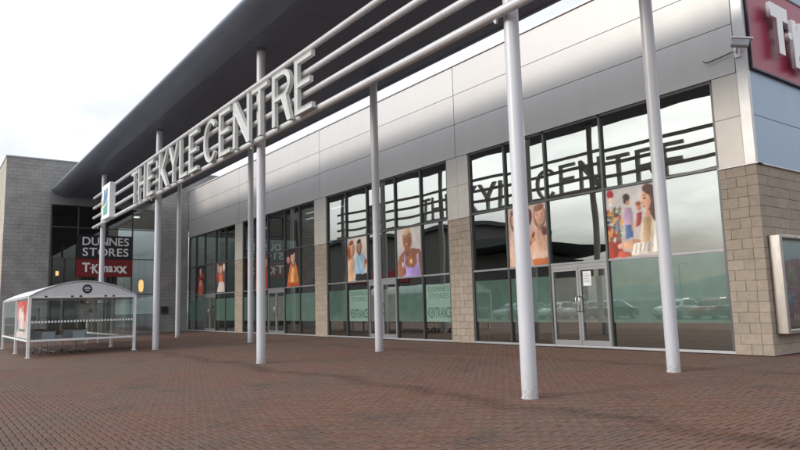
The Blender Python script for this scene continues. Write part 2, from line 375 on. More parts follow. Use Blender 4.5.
size = np.where(inview, 1/zc**2, 0); order = np.argsort(-size)
single = order[:300]; rest = np.setdiff1d(np.arange(len(cen)), single)
def paver_template(L_, W_, j=.0062, c=.009, h=.012):
    a, b = L_/2-j, W_/2-j
    lo = [(-a, -b, -h), (a, -b, -h), (a, b, -h), (-a, b, -h)]; md = [(x, y, -c*.7) for x, y, z in lo]
    hi = [(-a+c, -b+c, 0), (a-c, -b+c, 0), (a-c, b-c, 0), (-a+c, b-c, 0)]
    return np.array(lo[:0]+md+hi), [(4, 5, 6, 7)]+[(k, (k+1) % 4, 4+(k+1) % 4, 4+k) for k in range(4)]
TH, TF = paver_template(.2, .1); TV, _ = paver_template(.1, .2)
def tilt(n):
    return rng.uniform(-.0022, .0016, n), rng.normal(0, .008, (n, 2))
dz, tl = tilt(len(cen)); tint = rng.random((len(cen), 2))
tint[:, 0] = np.clip(rng.normal(.5, .22, len(cen)), 0, 1)
def add_col(me, cols):
    at = me.color_attributes.new('Col', 'FLOAT_COLOR', 'POINT'); c = np.ones((len(me.vertices), 4), np.float32); c[:, :cols.shape[1]] = cols
    at.data.foreach_set('color', c.ravel())
n = len(rest); V = np.empty((n, 8, 3))
isV = cen[rest, 2] > .5
T = np.where(isV[:, None, None], TV[None], TH[None])
V[:, :, 0] = T[:, :, 0]+cen[rest, 0][:, None]; V[:, :, 1] = T[:, :, 1]+cen[rest, 1][:, None]
V[:, :, 2] = GS*V[:, :, 1]+T[:, :, 2]+dz[rest][:, None]+T[:, :, 0]*tl[rest, 0][:, None]+T[:, :, 1]*tl[rest, 1][:, None]
F = (np.array(TF)[None]+(np.arange(n)*8)[:, None, None]).reshape(-1, 4)
me = bpy.data.meshes.new('pavers'); me.from_pydata(V.reshape(-1, 3).tolist(), [], F.tolist()); me.materials.append(MATS['paver'])
add_col(me, np.repeat(tint[rest], 8, 0)); me.update()
pb = link('brick_paving', me, pav); tag(pb, kind='stuff')
var = {}
for o_ in (0, 1):
    for k in range(10):
        m_ = bpy.data.meshes.new('brick'); m_.from_pydata((TV if o_ else TH).tolist(), [], TF); m_.materials.append(MATS['paver'])
        add_col(m_, np.repeat(np.array([[np.clip(.08+.084*k, 0, 1), (k*.37) % 1]]), 8, 0)); m_.update(); var[o_, k] = m_
for i in single:
    k = min(9, int(tint[i, 0]*10)); o = link('brick', var[int(cen[i, 2]), k], pav, loc=(cen[i, 0], cen[i, 1], GS*cen[i, 1]+dz[i])); o.rotation_euler = (tl[i, 1]+GS, -tl[i, 0], 0)
# joint bed only below the laid bricks: clip to a fan from the camera
pts = [np.array([CAM.x, CAM.y])+fdir*1.7-rdir*2.4]
for a in np.linspace(-38.5, 38.5, 30):
    r_ = FARD-.25; pts.append(np.array([CAM.x, CAM.y])+r_*(fdir*math.cos(R(a))+rdir*math.sin(R(a))))
pts.append(np.array([CAM.x, CAM.y])+fdir*1.7+rdir*2.4)
pts = [(max(XA+.1, min(XB-.1, p[0])), max(YA+.1, min(YB-.15, p[1]))) for p in pts]
jb = MB().add([(x, y, GS*y-.0075) for x, y in pts], [tuple(reversed(range(len(pts))))]).build('joint_bed', 'joint_sand', pav); tag(jb, kind='stuff')

# ------------------------------------------------------------------ main building
X0, XW = 0.0, -41.8
ZB, ZT1, ZT2, ZG = 4.601, 2.58, 4.68, 6.97
ZJ = [6.97, 8.25, 9.405, 10.54]
BLD = rootp('retail_building', 'long shop building with silver cladding above tall dark windows and sandy block piers', 'building')
BAYR = [-.91-10.58*k for k in range(4)]
OFF = [0, -1.74, -3.53, -5.73, -7.55, -9.36]
bays = [[b+o for o in OFF] for b in BAYR]; bays[3][5] = XW+.01
# shell: roof, rear and interior (the facade itself is cladding, piers and glass in front of it)
box('rear_wall', 'room_wall', BLD, XW, -.2, 24, 24.3, 0, 10.5)
box('roof', 'roof', BLD, XW, -.15, .1, 24.3, 10.4, 10.52)
box('floor', 'room_floor', BLD, XW+.05, -.12, .04, 24, -.3, .012)
box('ceiling', 'dark_room', BLD, XW+.05, -.2, .25, 24, 7.1, 7.2)
box('interior_wall', 'dark_room', BLD, XW+.05, -.2, 9, 9.2, .012, 7.1)
MB().box(XW+.02, -.2, .12, .22, ZG+.02, 10.4).build('backing_wall', 'dark_room', BLD)
for k, (x, y) in enumerate([(-26.5, 2.2), (-24.2, 2.6), (-28.8, 3.4), (-35, 3)]):
    box('ceiling_light', 'lamp_cool', BLD, x-.6, x+.6, y-.08, y+.08, 7.04, 7.09)
for k in range(11):  # shelving seen dimly through the glass
    x = -3-3.6*k; h = random.uniform(1.3, 2.2)
    m_ = MB()
    for q in range(4): m_.box(x-1.3, x+.9, 4.2, 4.8, .1+q*h/3.2, .14+q*h/3.2)
    m_.box(x-1.3, x+.9, 4.75, 4.85, .012, h+.2); m_.build('shop_shelf', 'room_wall', BLD)
    
# cladding panels
JX = [XW+.02]+[-31.98+0, -21.43, -10.92, -.26]
CY = -.06
for r in range(3):
    for c in range(4):
        a, b = JX[c]+.014, JX[c+1]-.014; z0, z1 = ZJ[r]+.008, ZJ[r+1]-.008
        MB().box(a, b, CY, .1, z0, z1).build('cladding_panel', 'clad', BLD, .004)
MB().box(XW, .03, -.10, .5, 10.555, 10.65).build('coping', 'trim', BLD, .015)
MB().box(-.252, .02, -.075, .05, ZB+.03, 10.54).build('corner_trim', 'trim', BLD, .01)
# block piers
def block_mesh(l_, h_, d_, c=.005):
    bm = bmesh.new(); bmesh.ops.create_cube(bm, size=1); bmesh.ops.scale(bm, vec=(l_, d_, h_), verts=bm.verts)
    bmesh.ops.bevel(bm, geom=bm.edges[:], offset=c, segments=1, affect='EDGES'); me = bpy.data.meshes.new('block'); bm.to_mesh(me); bm.free(); me.materials.append(MATS['block']); return me
BM = {}
def bl(l_, h_, d_):
    k = (round(l_, 3), round(h_, 3), round(d_, 3))
    if k not in BM: BM[k] = block_mesh(*k)
    return BM[k]
HC = ZB/18; J = .008; FY = -.045
def course_x(xa, xb, z, y0, depth, start, parent, ln=.49):
    x = xa; first = True
    while x < xb-1e-4:
        e = min(xb, x+(start if first else ln)); first = False
        if xb-e < .09: e = xb
        if e-x > .03:
            o = link('block', bl(e-x-J, HC-J, depth), parent, loc=((x+e)/2, y0+depth/2+random.uniform(-.003, .003), z+HC/2))
        x = e
def course_y(ya, yb, z, x0, depth, start, parent, ln=.49):
    y = ya; first = True
    while y < yb-1e-4:
        e = min(yb, y+(start if first else ln)); first = False
        if yb-e < .09: e = yb
        o = link('block', bl(e-y-J, HC-J, depth), parent, loc=(x0-depth/2+random.uniform(-.003, .003), (y+e)/2, z+HC/2)); o.rotation_euler = (0, 0, math.pi/2)
        y = e
pier_x = [(-.91, 0.)]+[(BAYR[k+1], bays[k][5]) for k in range(3)]
for k, (a, b) in enumerate(pier_x):
    if k == 0:
        P = MB().box(a+.012, b-.012, FY+.016, .34, 0, ZB-.005).build('pier', 'mortar', BLD)
    else:
        P = MB().box(a+.012, b-.012, FY+.016, .3, 0, ZB-.005).build('pier', 'mortar', BLD)
    for i in range(18):
        z = i*HC
        if k == 0:
            if i % 2: course_x(a, 0, z, FY, .245, .16, P)
            else: course_x(a, -.25, z, FY, .1, .40, P)
        else: course_x(a, b, z, FY, .34, .25 if i % 2 else .49, P)
    # metal facing of the pier above the blockwork
    x1 = b if k else -.256
    if k:
        mid = (a+b)/2
        for q0, q1 in ((a, mid), (mid, b)):
            for s0, s1 in ((ZB+.035, 5.86), (5.86, ZG)): MB().box(q0+.004, q1-.004, -.052, .2, s0+.004, s1-.004).build('cladding_panel', 'clad_pier', BLD, .004)
    else:
        for s0, s1 in ((ZB+.035, 5.86), (5.86, ZG)): MB().box(a+.004, x1-.004, -.052, .2, s0+.004, s1-.004).build('cladding_panel', 'clad_pier', BLD, .004)
    MB().box(a-.02, b+(.0 if k else .05), -.085, .2, ZB, ZB+.032).build('flashing', 'trim', BLD, .004)
# right-hand return wall
SW = MB().box(-.3, -.016, .34, 24.3, 0, ZB-.005).build('side_wall', 'mortar', BLD)
for i in range(18):
    if i % 2: course_y(FY+.245, 4.1, i*HC, 0, .1, .40, SW)
    else: course_y(FY, 4.1, i*HC, 0, .25, .49, SW)
MB().box(-.28, -.004, 4.1, 24.3, 0, ZB-.004).build('side_wall_far', 'side_block', BLD)
MB().box(-.2, .05, -.03, 24.3, ZB, ZB+.034).build('flashing', 'trim', BLD, .004)
zr = [ZB+.04, 5.85, 7.1, 8.35, 9.45, 10.54]
for i in range(5):
    for j in range(4):
        ya = .055+6.06*j; MB().box(-.15, -.005, ya, ya+6.05, zr[i]+.006, zr[i+1]-.006).build('cladding_panel', 'clad_blue', BLD, .005)
MB().box(-.2, .04, .5, 24.3, 10.545, 10.75).build('coping', 'trim', BLD, .015)
# glazing: sealed units bow a little, each its own way
def bowed(w, h, sag, m, n_=10):
    V = []; t = np.linspace(-1, 1, n_+1); dx0, dz0 = random.uniform(-.35, .35), random.uniform(-.35, .35)
    for side in (-1, 1):
        for a in t:
            for b in t:
                V.append((a*w/2, side*.004+sag*(1-a*a)*(1-b*b)*(1+dx0*a+dz0*b), b*h/2))
    F = []; k = n_+1
    for q in (0, k*k):
        for i in range(n_):
            for j in range(n_): F.append((q+i*k+j, q+(i+1)*k+j, q+(i+1)*k+j+1, q+i*k+j+1))
    return MB().add(V, F, True).mesh('pane', m)
FILMZ = (.76, 2.20)
GY = .06
notes = []
for k, xs in enumerate(bays):
    WN = MB().box(xs[5], xs[0], -.03, .14, .012, .075).build('window', 'alu_lite', BLD)   # sill; the bay's frame and panes hang below it
    for i, x in enumerate(xs):
        w = .035; xx = x-w if i == 0 else (x+w if i == 5 else x)
        MB().box(xx-w, xx+w, -.02, .12, .076, ZG-.07).build('mullion', 'alu_dark', WN)
    for z in (ZT1, ZT2, ZG-.035):
        for i in range(5):
            MB().box(xs[i+1]+.036, xs[i]-.036, -.012, .11, z-.032, z+.032).build('transom', 'alu' if z < 4 else 'alu_dark', WN)
    rows = [(.076, ZT1), (ZT1, ZT2), (ZT2, ZG-.03)]
    for i in range(5):
        a, b = xs[i+1]+.03, xs[i]-.03
        for r, (z0, z1) in enumerate(rows):
            if r == 0 and i == 2: continue
            tz, tx = random.gauss(0, R(.16)), random.gauss(0, R(.13))
            me_ = bowed(b-a, z1-z0-.02, random.choice((-1, 1))*random.uniform(.0008, .0032), 'glass')
            o = link('pane', me_, WN, loc=((a+b)/2, GY, (z0+z1)/2)); o.rotation_euler = (tx, 0, tz)
        if i != 2:
            sheet = (k == 1 and i in (0, 3))
            if not sheet:
                ztop = 2.22 if not (k == 0 and i < 2) else 2.53
                MB().box(a+.012, b-.012, GY-.022, GY-.019, FILMZ[0], ztop).build('privacy_film', 'film', WN)
            else: notes.append((a+.10, b-.02, k, i))
    # door pair
    a, b = xs[3]+.038, xs[2]-.038; mid = (a+b)/2
    for s, (p, q) in enumerate(((a, mid), (mid, b))):
        D = MB()
        D.box(p+.006, p+.086, 0, .1, .08, 2.42); D.box(q-.086, q-.006, 0, .1, .08, 2.42); D.box(p+.086, q-.086, 0, .1, .08, .22); D.box(p+.086, q-.086, 0, .1, 2.34, 2.42)
        D = D.build('door', 'alu', BLD)
        me_ = MB().box(-(q-p)/2+.08, (q-p)/2-.08, -.004, .004, -1.07, 1.07).mesh('pane', 'glass'); o = link('pane', me_, D, loc=((p+q)/2, GY, 1.28)); o.rotation_euler = (random.gauss(0, R(.2)), 0, random.gauss(0, R(.2)))
        if k < 3: MB().box(p+.095, q-.095, GY-.02, GY-.017, FILMZ[0], 2.14).build('privacy_film', 'film_door', D)
        hx = q-.045 if s == 0 else p+.045; sg = -1 if s == 0 else 1
        MB().tube([(hx, 0, 1.55), (hx, -.09, 1.55), (hx+sg*.02, -.11, 1.5), (hx+sg*.02, -.11, 1.15), (hx, -.09, 1.10), (hx, 0, 1.10)], .017, 8).build('handle', 'steel', D)
    MB().box(a, b, .0, .1, 2.425, 2.54).build('door_header', 'alu', BLD)
    MB().box(a, b, -.06, .12, .012, .03).build('threshold', 'steel', BLD)

# ------------------------------------------------------------------ left wing
WG = rootp('brick_wing', 'grey blockwork wing at the far left with tall glazed entrance', 'building')
YT = -12.15
MB().box(-70, XW, YT+.0, -9.45, -.4, 11.93).build('tower_wall', ['wing_block'], WG)
MB().box(-70, XW-.002, YT-.012, YT-.002, -.4, 11.93).build('front_wall', 'wing_block_sunlit', WG)
MB().box(-70, XW+.04, YT-.05, 6, 11.935, 12.03).build('coping', 'alu', WG)
MB().box(-60, XW, -9.45, 6, 9.72, 11.93).build('upper_wall', 'wing_block', WG)
MB().box(XW-.8, XW-.002, -2.35, -.07, -.2, 9.72).build('return_wall', 'wing_block', WG)
MB().box(XW-.4, XW+.015, -9.44, -2.36, 8.93, 9.71).build('fascia_band', 'alu', WG)
MB().box(XW-12, XW-.4, -9.4, -2.4, 8.9, 9.0).build('ceiling', 'dark_room', WG)
MB().box(XW-12, XW-.1, -9.4, -2.4, -.3, .012).build('floor', 'room_floor', WG)
MB().box(XW-12.2, XW-12, -9.4, -2.4, 0, 9).build('interior_wall', 'room_wall', WG)
MB().box(XW-5.6, XW-5.4, -9.4, -6.4, 4.1, 8.9).build('mezzanine_wall', 'room_wall', WG)
GW = MB().box(XW-.1, XW+.03, -9.44, -2.36, -.25, .10).build('window', 'alu', WG)
ym = [-9.40, -7.72, -5.95, -4.12, -2.40]; zm_ = [.10, 2.75, 5.25, 7.4, 8.92]
for i, y in enumerate(ym): MB().box(XW-.09, XW+.02, y-.04, y+.04, .10, 8.92).build('mullion', 'alu_dark', GW)
for z in zm_[1:4]:
    for i in range(4): MB().box(XW-.08, XW+.012, ym[i]+.041, ym[i+1]-.041, z-.035, z+.035).build('transom', 'alu_dark', GW)
for i in range(4):
    for j in range(4):
        a, b, z0, z1 = ym[i]+.035, ym[i+1]-.035, zm_[j]+.03, zm_[j+1]-.03
        me_ = MB().box(-.004, .004, -(b-a)/2, (b-a)/2, -(z1-z0)/2, (z1-z0)/2).mesh('pane', 'wing_glass')
        o = link('pane', me_, GW, loc=(XW-.04, (a+b)/2, (z0+z1)/2)); o.rotation_euler = (0, random.gauss(0, R(.15)), random.gauss(0, R(.15)))
for (y0, y1) in ((-5.85, -5.05), (-5.0, -4.2)):
    D = MB(); D.box(XW+.015, XW+.06, y0, y0+.08, .1, 2.6); D.box(XW+.015, XW+.06, y1-.08, y1, .1, 2.6); D.box(XW+.015, XW+.06, y0+.08, y1-.08, .1, .24); D.box(XW+.015, XW+.06, y0+.08, y1-.08, 2.5, 2.6)
    D = D.build('door', 'alu', WG); MB().tube([(XW+.1, y1-.12, .9), (XW+.1, y1-.12, 1.6)], .018, 8).build('handle', 'steel', D)
MB().tube([(XW-1.0, -3.2, 2.95), (XW-1.0, -3.2, 3.05), (XW-1.0, -3.2, 3.4), (XW-1.0, -3.2, 3.75), (XW-1.0, -3.2, 3.85)], [.06, .15, .18, .15, .06], 16).build('wall_lamp', 'lamp_warm', WG)
MB().tube([(XW-1.6, -3.5, 8.55), (XW-1.6, -3.5, 8.62)], .24, 16).build('ceiling_light', 'lamp_cool', WG)
MB().tube([(XW-2.2, -8.6, 4.2), (XW-2.2, -8.6, 4.5)], .10, 12).build('ceiling_light', 'lamp_warm', WG)

# ------------------------------------------------------------------ canopy
CN = rootp('entrance_canopy', 'long dark grey cantilevered canopy roof over the shop front walkway', 'canopy')
CX0, CX1, YI, YO, ZS = XW+.06, 4.6, -2.86, -8.60, 9.46
xsn = np.linspace(CX0, CX1, 16)
for i in range(15):
    MB().box(xsn[i]+.006, xsn[i+1]-.006, YO+.004, YI-.004, ZS, ZS+.06).build('soffit_panel', 'soffit', CN)
prof = [(-8.60, 9.46), (-8.74, 9.485), (-8.98, 9.565), (-9.20, 9.665), (-9.35, 9.765), (-9.43, 9.85), (-9.455, 9.91), (-9.44, 9.965), (-9.38, 10.0), (-9.2, 10.03), (-8.6, 10.02)]
for i in range(15):
    a, b = xsn[i]+.003, xsn[i+1]-.003; m_ = MB(); V = [(x, y, z) for y, z in prof for x in (a, b)]
    m_.add(V, [(2*k, 2*k+1, 2*k+3, 2*k+2) for k in range(len(prof)-1)], True); m_.add(V, [tuple(range(0, len(V), 2)), tuple(range(1, len(V), 2))]); m_.build('fascia', 'fascia', CN)
MB().tube([(CX0, -9.40, 10.0), (CX1, -9.40, 10.0)], .018, 8).build('drip_edge', 'trim', CN)
MB().add([(CX0, -8.6, 10.06), (CX1, -8.6, 10.06), (CX1, YI, 9.78), (CX0, YI, 9.78), (CX0, -8.6, 10.0), (CX1, -8.6, 10.0), (CX1, YI, 9.72), (CX0, YI, 9.72)], [(0, 1, 2, 3), (4, 7, 6, 5), (0, 4, 5, 1), (1, 5, 6, 2), (2, 6, 7, 3), (3, 7, 4, 0)]).build('roof_sheet', 'roof', CN)
MB().box(CX0, CX1, YI, YI+.14, ZS-.02, 9.76).build('gutter_beam', 'fascia', CN, .02)
for x in np.arange(-40, 4, 2.9):
    MB().box(x-.06, x+.06, -8.55, YI-.01, ZS+.065, 9.71).build('rafter', 'alu_dark', CN)

# columns
def column(x, y, label, grp):
    c = tag(empty('steel_column', (x, y, gz(y))), label, 'column', grp); h = ZS-gz(y)
    MB().tube([(0, 0, -.02), (0, 0, h)], .132, 28).build('shaft', 'column_paint', c)
    MB().tube([(0, 0, -.01), (0, 0, .018)], .142, 28).build('base_ring', 'column_paint', c)
    MB().tube([(0, 0, h-.07), (0, 0, h-.001)], .16, 24).build('head_collar', 'alu', c)
    return c
G = 'white columns of the canopy'
CXS = (-.30, -10.85, -21.62, -32.5); CYO, CYI = -8.04, -3.80
column(CXS[0], CYO, 'thick white round column in the centre right foreground, nearest to the camera', G)
column(CXS[1], CYO, 'white column standing under the E of the big sign, left of centre', G)
column(CXS[2], CYO, 'white column in the sign row standing just right of the trolley shelter', G)
column(CXS[3], CYO, 'white column behind the trolley shelter at the square logo box', G)
column(-.29, CYI, 'white column in front of the boy and woman poster on the right', G)
column(-10.88, CYI, 'white column beside the entrance door between the couple and purple top posters', G)
column(-21.46, CYI, 'slim white column of the rear row just left of the centre sign column', G)
column(-32.2, CYI, 'farthest slim white column near the brick return wall', G)

# ------------------------------------------------------------------ sign
PF = rootp('sign_pipe_frame', 'four parallel light grey steel pipes carrying the big letters', 'sign frame')
PZ = [6.45, 7.01, 7.585, 8.19]; PY = -8.30
for z, r in zip(PZ, (.092, .08, .08, .08)):
    MB().tube([(-33.7, PY, z), (4.6, PY, z)], r, 20).build('pipe', 'pipe_metal', PF)
for x in CXS:
    for z in PZ: MB().box(x-.035, x+.035, PY+.05, CYO-.12, z-.03, z+.03).build('bracket', 'white_metal', PF)
    MB().prism([(-.20, PZ[0]-.06), (-.135, PZ[0]-.17), (-.11, PZ[0]-.17), (-.08, PZ[0]-.06)], lambda a, b, d: (x+a, d, b), PY-.01, PY+.03).build('bracket', 'white_metal', PF)
sw_ = .20
def arcpts(cx, cy, rx, ry, a0, a1, n=14): return [(cx+rx*math.cos(R(a0+(a1-a0)*i/n)), cy+ry*math.sin(R(a0+(a1-a0)*i/n))) for i in range(n+1)]
def glyph(c, w, h=1.0, s=.21):
    t = s*.82
    if c == 'T': return [[(0, h-t), (0, h), (w, h), (w, h-t), (w/2+s/2, h-t), (w/2+s/2, 0), (w/2-s/2, 0), (w/2-s/2, h-t)]]
    if c == 'H': m = h/2; return [[(0, 0), (0, h), (s, h), (s, m+t/2), (w-s, m+t/2), (w-s, h), (w, h), (w, 0), (w-s, 0), (w-s, m-t/2), (s, m-t/2), (s, 0)]]
    if c == 'E': m = h*.52; return [[(0, 0), (0, h), (w, h), (w, h-t), (s, h-t), (s, m+t/2), (w*.9, m+t/2), (w*.9, m-t/2), (s, m-t/2), (s, t), (w, t), (w, 0)]]
    if c == 'L': return [[(0, 0), (0, h), (s, h), (s, t), (w, t), (w, 0)]]
    if c == 'K': k = s*1.15; return [[(0, 0), (0, h), (s, h), (s, h*.56), (w-k, h), (w, h), (s+.34*(w-s), h*.53), (w, 0), (w-k, 0), (s+.10*(w-s), h*.43), (s, h*.33), (s, 0)]]
    if c == 'Y': return [[(w/2-s/2, 0), (w/2-s/2, h*.44), (0, h), (s*1.12, h), (w/2, h*.62), (w-s*1.12, h), (w, h), (w/2+s/2, h*.44), (w/2+s/2, 0)]]
    if c == 'N': k = s*1.12; return [[(0, 0), (0, h), (k, h), (w-s, h*.30), (w-s, h), (w, h), (w, 0), (w-k, 0), (s, h*.70), (s, 0)]]
    if c == 'C':
        o = arcpts(w*.53, h/2, w*.53, h/2, 42, 318, 22); i = arcpts(w*.53, h/2, w*.53-s, h/2-t, 318, 42, 22); return [o+i]
    if c == 'R':
        rb = h*.27; cy = h-rb; xo = w*.52
        o = [(0, 0), (0, h), (xo, h)]+arcpts(xo, cy, w-xo-.02, rb, 90, -60, 12)[1:]+[(w, 0), (w-s*1.15, 0), (xo-.02, h-2*rb-.005), (s, h-2*rb-.005), (s, 0)]
        return [o, [(s, h-t), (s, h-2*rb+t)]+list(reversed(arcpts(xo, cy, max(.05, w-xo-.02-s), rb-t, 90, -90, 10)))]
LS = rootp('letter_sign', 'large raised grey capital letters reading THE KYLE CENTRE on pipes', 'sign')
def letter3d(c, x, w, z0, h, y0, y1):
    bm = bmesh.new(); gs = glyph(c, w, h, .185)
    loops = []
    for g in gs:
        vs = [bm.verts.new((x+a, y0, z0+b)) for a, b in g]; loops.append(vs)
        for i in range(len(vs)): bm.edges.new((vs[i], vs[(i+1) % len(vs)]))
    bmesh.ops.triangle_fill(bm, use_beauty=True, edges=bm.edges[:])
    bm.normal_update()
    front = bm.faces[:]
    ex = bmesh.ops.extrude_face_region(bm, geom=front)
    for v in [v for v in ex['geom'] if isinstance(v, bmesh.types.BMVert)]: v.co.y = y1
    bmesh.ops.recalc_face_normals(bm, faces=bm.faces[:])
    ff = [f for f in bm.faces if all(abs(v.co.y-y0) < 1e-5 for v in f.verts)]
    ins = bmesh.ops.inset_region(bm, faces=ff, thickness=.028, depth=0, use_even_offset=True)
    ff = [f for f in ff if f.is_valid]
    for v in {v for f in ff for v in f.verts}: v.co.y = y0+.03
    for f in ff: f.material_index = 1
    me_ = bpy.data.meshes.new('letter'); bm.to_mesh(me_); bm.free(); me_.materials.append(MATS['letter']); me_.materials.append(MATS['letter_face']); return link('letter', me_, LS)
row = [('T', -20.92, .95), ('H', -19.84, 1.02), ('E', -18.56, .82),
       ('K', -16.95, 1.10), ('Y', -15.80, 1.12), ('L', -14.58, .82), ('E', -13.60, .88),
       ('C', -12.20, 1.12), ('E', -10.90, .90), ('N', -9.80, 1.18), ('T', -8.50, 1.02), ('R', -7.24, 1.06), ('E', -6.02, .88)]
KL = 1.1176
for c, x, w in row: letter3d(c, 7.27+(x-.06-7.27)*KL, w*KL*.97, 6.43, 1.52, -8.54, -8.43)
# square logo box at the end of the pipes
LB = rootp('logo_box_sign', 'white square box sign with blue green figure emblem at the pipe ends', 'sign')
LX, LZ, LY = -30.1, 6.40, -8.62
MB().box(LX, LX+1.75, LY, LY+.30, LZ, LZ+1.85).build('case', 'sign_white', LB, .02)
mat('em_blue', (.10, .22, .36), .5); mat('em_green', (.10, .36, .30), .5); mat('em_gold', (.55, .38, .12), .5)
fr_ = lambda a, b, d: (LX+a, d, LZ+b)
for pl_, m_ in (([(.45, .72), (.45, 1.6), (.71, 1.6), (.82, 1.27), (.96, 1.6), (1.3, 1.6), (1.3, 1.1), (.96, .83)], 'em_blue'), ([(.45, .21), (.39, .62), (.96, .73), (1.35, .99), (1.35, .21)], 'em_green'), ([(.17, .66), (.17, .99), (.39, 1.1), (.41, .71)], 'em_gold')):
    MB().prism(pl_, fr_, LY-.006, LY-.001).build('emblem', m_, LB)

# signs on the wing glass
WS = rootp('store_sign', 'black sign board with white DUNNES STORES lettering behind the logo box', 'sign')
MB().box(XW+.08, XW+.14, -7.80, -4.12, 5.24, 6.90).build('board', 'sign_black', WS, .01)
wp = lambda y0, z0: (lambda a, b, d: (XW+.142+d, y0+a, z0+b))
text_row('DUNNES', 3.05, .56, wp(-7.45, 6.20), .02, 'sign_white', WS, bold=.012, gap=.09)
text_row('STORES', 3.0, .56, wp(-7.42, 5.45), .02, 'sign_white', WS, bold=.012, gap=.09)
W2 = rootp('store_sign', 'dark red sign board with white T.K.maxx lettering above the trolley shelter', 'sign')
MB().box(XW+.08, XW+.14, -7.80, -4.12, 3.98, 5.22).build('board', 'sign_red', W2, .01)
def tkmaxx(W_, H_, place, depth, m, parent, bold):
    text_row('T', .17*W_, H_, lambda a, b, d: place(a, b, d), depth, m, parent, bold=bold)
    dot = lambda cx, cy, r: MB().prism([(cx+r*math.cos(2*math.pi*k/14), cy+r*math.sin(2*math.pi*k/14)) for k in range(14)], place, 0, depth).build('letter', m if isinstance(m, str) else m[0], parent)
    dot(.185*W_, .42*H_, .085*H_)
    text_row('K', .15*W_, H_*1.0, lambda a, b, d: place(.215*W_+a, b-.16*H_, d), depth, m, parent, bold=bold)
    dot(.375*W_, .42*H_, .085*H_)
    text_row('max', .43*W_, H_*.66, lambda a, b, d: place(.40*W_+a, b, d), depth, m, parent, bold=bold, gap=.05)
    text_row('x', .20*W_, H_*.80, lambda a, b, d: place(.80*W_+a, b-.14*H_, d), depth, m, parent, bold=bold)
tkmaxx(2.95, .62, wp(-7.42, 4.35), .02, 'sign_white', W2, .03)
# big sign on the right return wall
TS = rootp('wall_sign', 'large maroon sign board with raised white T.K letters on blue side wall', 'sign')
MB().box(.012, .07, .13, 8.2, 7.06, 9.42).build('board', 'maroon', TS)
E_ = MB(); E_.box(.012, .085, .08, .129, 7.01, 9.47); E_.box(.012, .085, 8.201, 8.25, 7.01, 9.47); E_.box(.012, .085, .129, 8.201, 7.01, 7.059); E_.box(.012, .085, .129, 8.201, 9.421, 9.47); E_.build('edge_trim', 'maroon_edge', TS)
tkmaxx(5.6, 1.2, lambda a, b, d: (.19+d, .88+a, 7.68+b), .10, 'sign_white', TS, .075)
for y_, z_ in ((1.95, 8.5), (2.9, 8.3), (4.3, 8.3), (5.4, 8.3), (6.6, 8.2)): MB().box(.071, .192, y_-.1, y_+.1, z_-.1, z_+.1).build('stand_off', 'maroon_edge', TS)

# ------------------------------------------------------------------ posters (flat print, painted as vertex colour)
def srgb(c): return tuple(((x/255+.055)/1.055)**2.4 if x > 10 else x/255/12.92 for x in c)
def fbm(u, v, sx, sy, r2):
    o = np.zeros_like(u)
    for k in range(4):
        a, b, c, d = r2.uniform(0, 6.28, 4); f = 2**k
        o += (np.sin(u*sx*f+a+1.7*np.sin(v*sy*f*.7+b))*np.sin(v*sy*f+c+1.3*np.sin(u*sx*f*.6+d)))/f**.8
    return o/1.6
def face(cx, cy, r, skin, hair, look=0., smile=True, tilt=0.):
    dk = tuple(int(x*.72) for x in skin); lk = look*r*.45; h = 1.32*r
    o = [('e', cx, cy-.02, r*1.28, h*1.18, tilt, hair), ('p', [(cx-r*.45, cy-h*1.5), (cx+r*.5, cy-h*1.5), (cx+r*.42, cy-h*.4), (cx-r*.4, cy-h*.4)], dk), ('e', cx, cy, r, h, tilt, skin), ('e', cx+r*.55-lk, cy-h*.1, r*.4, h*.7, tilt, dk, .45)]
    for sgn in (-1, 1):
        ex = cx+lk+sgn*r*.40; o += [('e', ex, cy+h*.10, r*.22, h*.10, 0, dk, .7), ('e', ex, cy+h*.10, r*.15, h*.055, 0, (60, 44, 40), .75), ('e', ex, cy+h*.26, r*.24, h*.045, sgn*-8, hair, .55)]
    o += [('e', cx+lk*1.3+r*.06, cy-h*.14, r*.12, h*.14, 0, dk, .6), ('e', cx+lk, cy-h*.45, r*.34, h*.09, 0, (176, 96, 86), .75)]
    if smile: o.append(('e', cx+lk, cy-h*.44, r*.22, h*.04, 0, (236, 220, 210), .8))
    o += [('e', cx-r*.15, cy+h*.80, r*1.02, h*.36, 8, hair)]
    return o
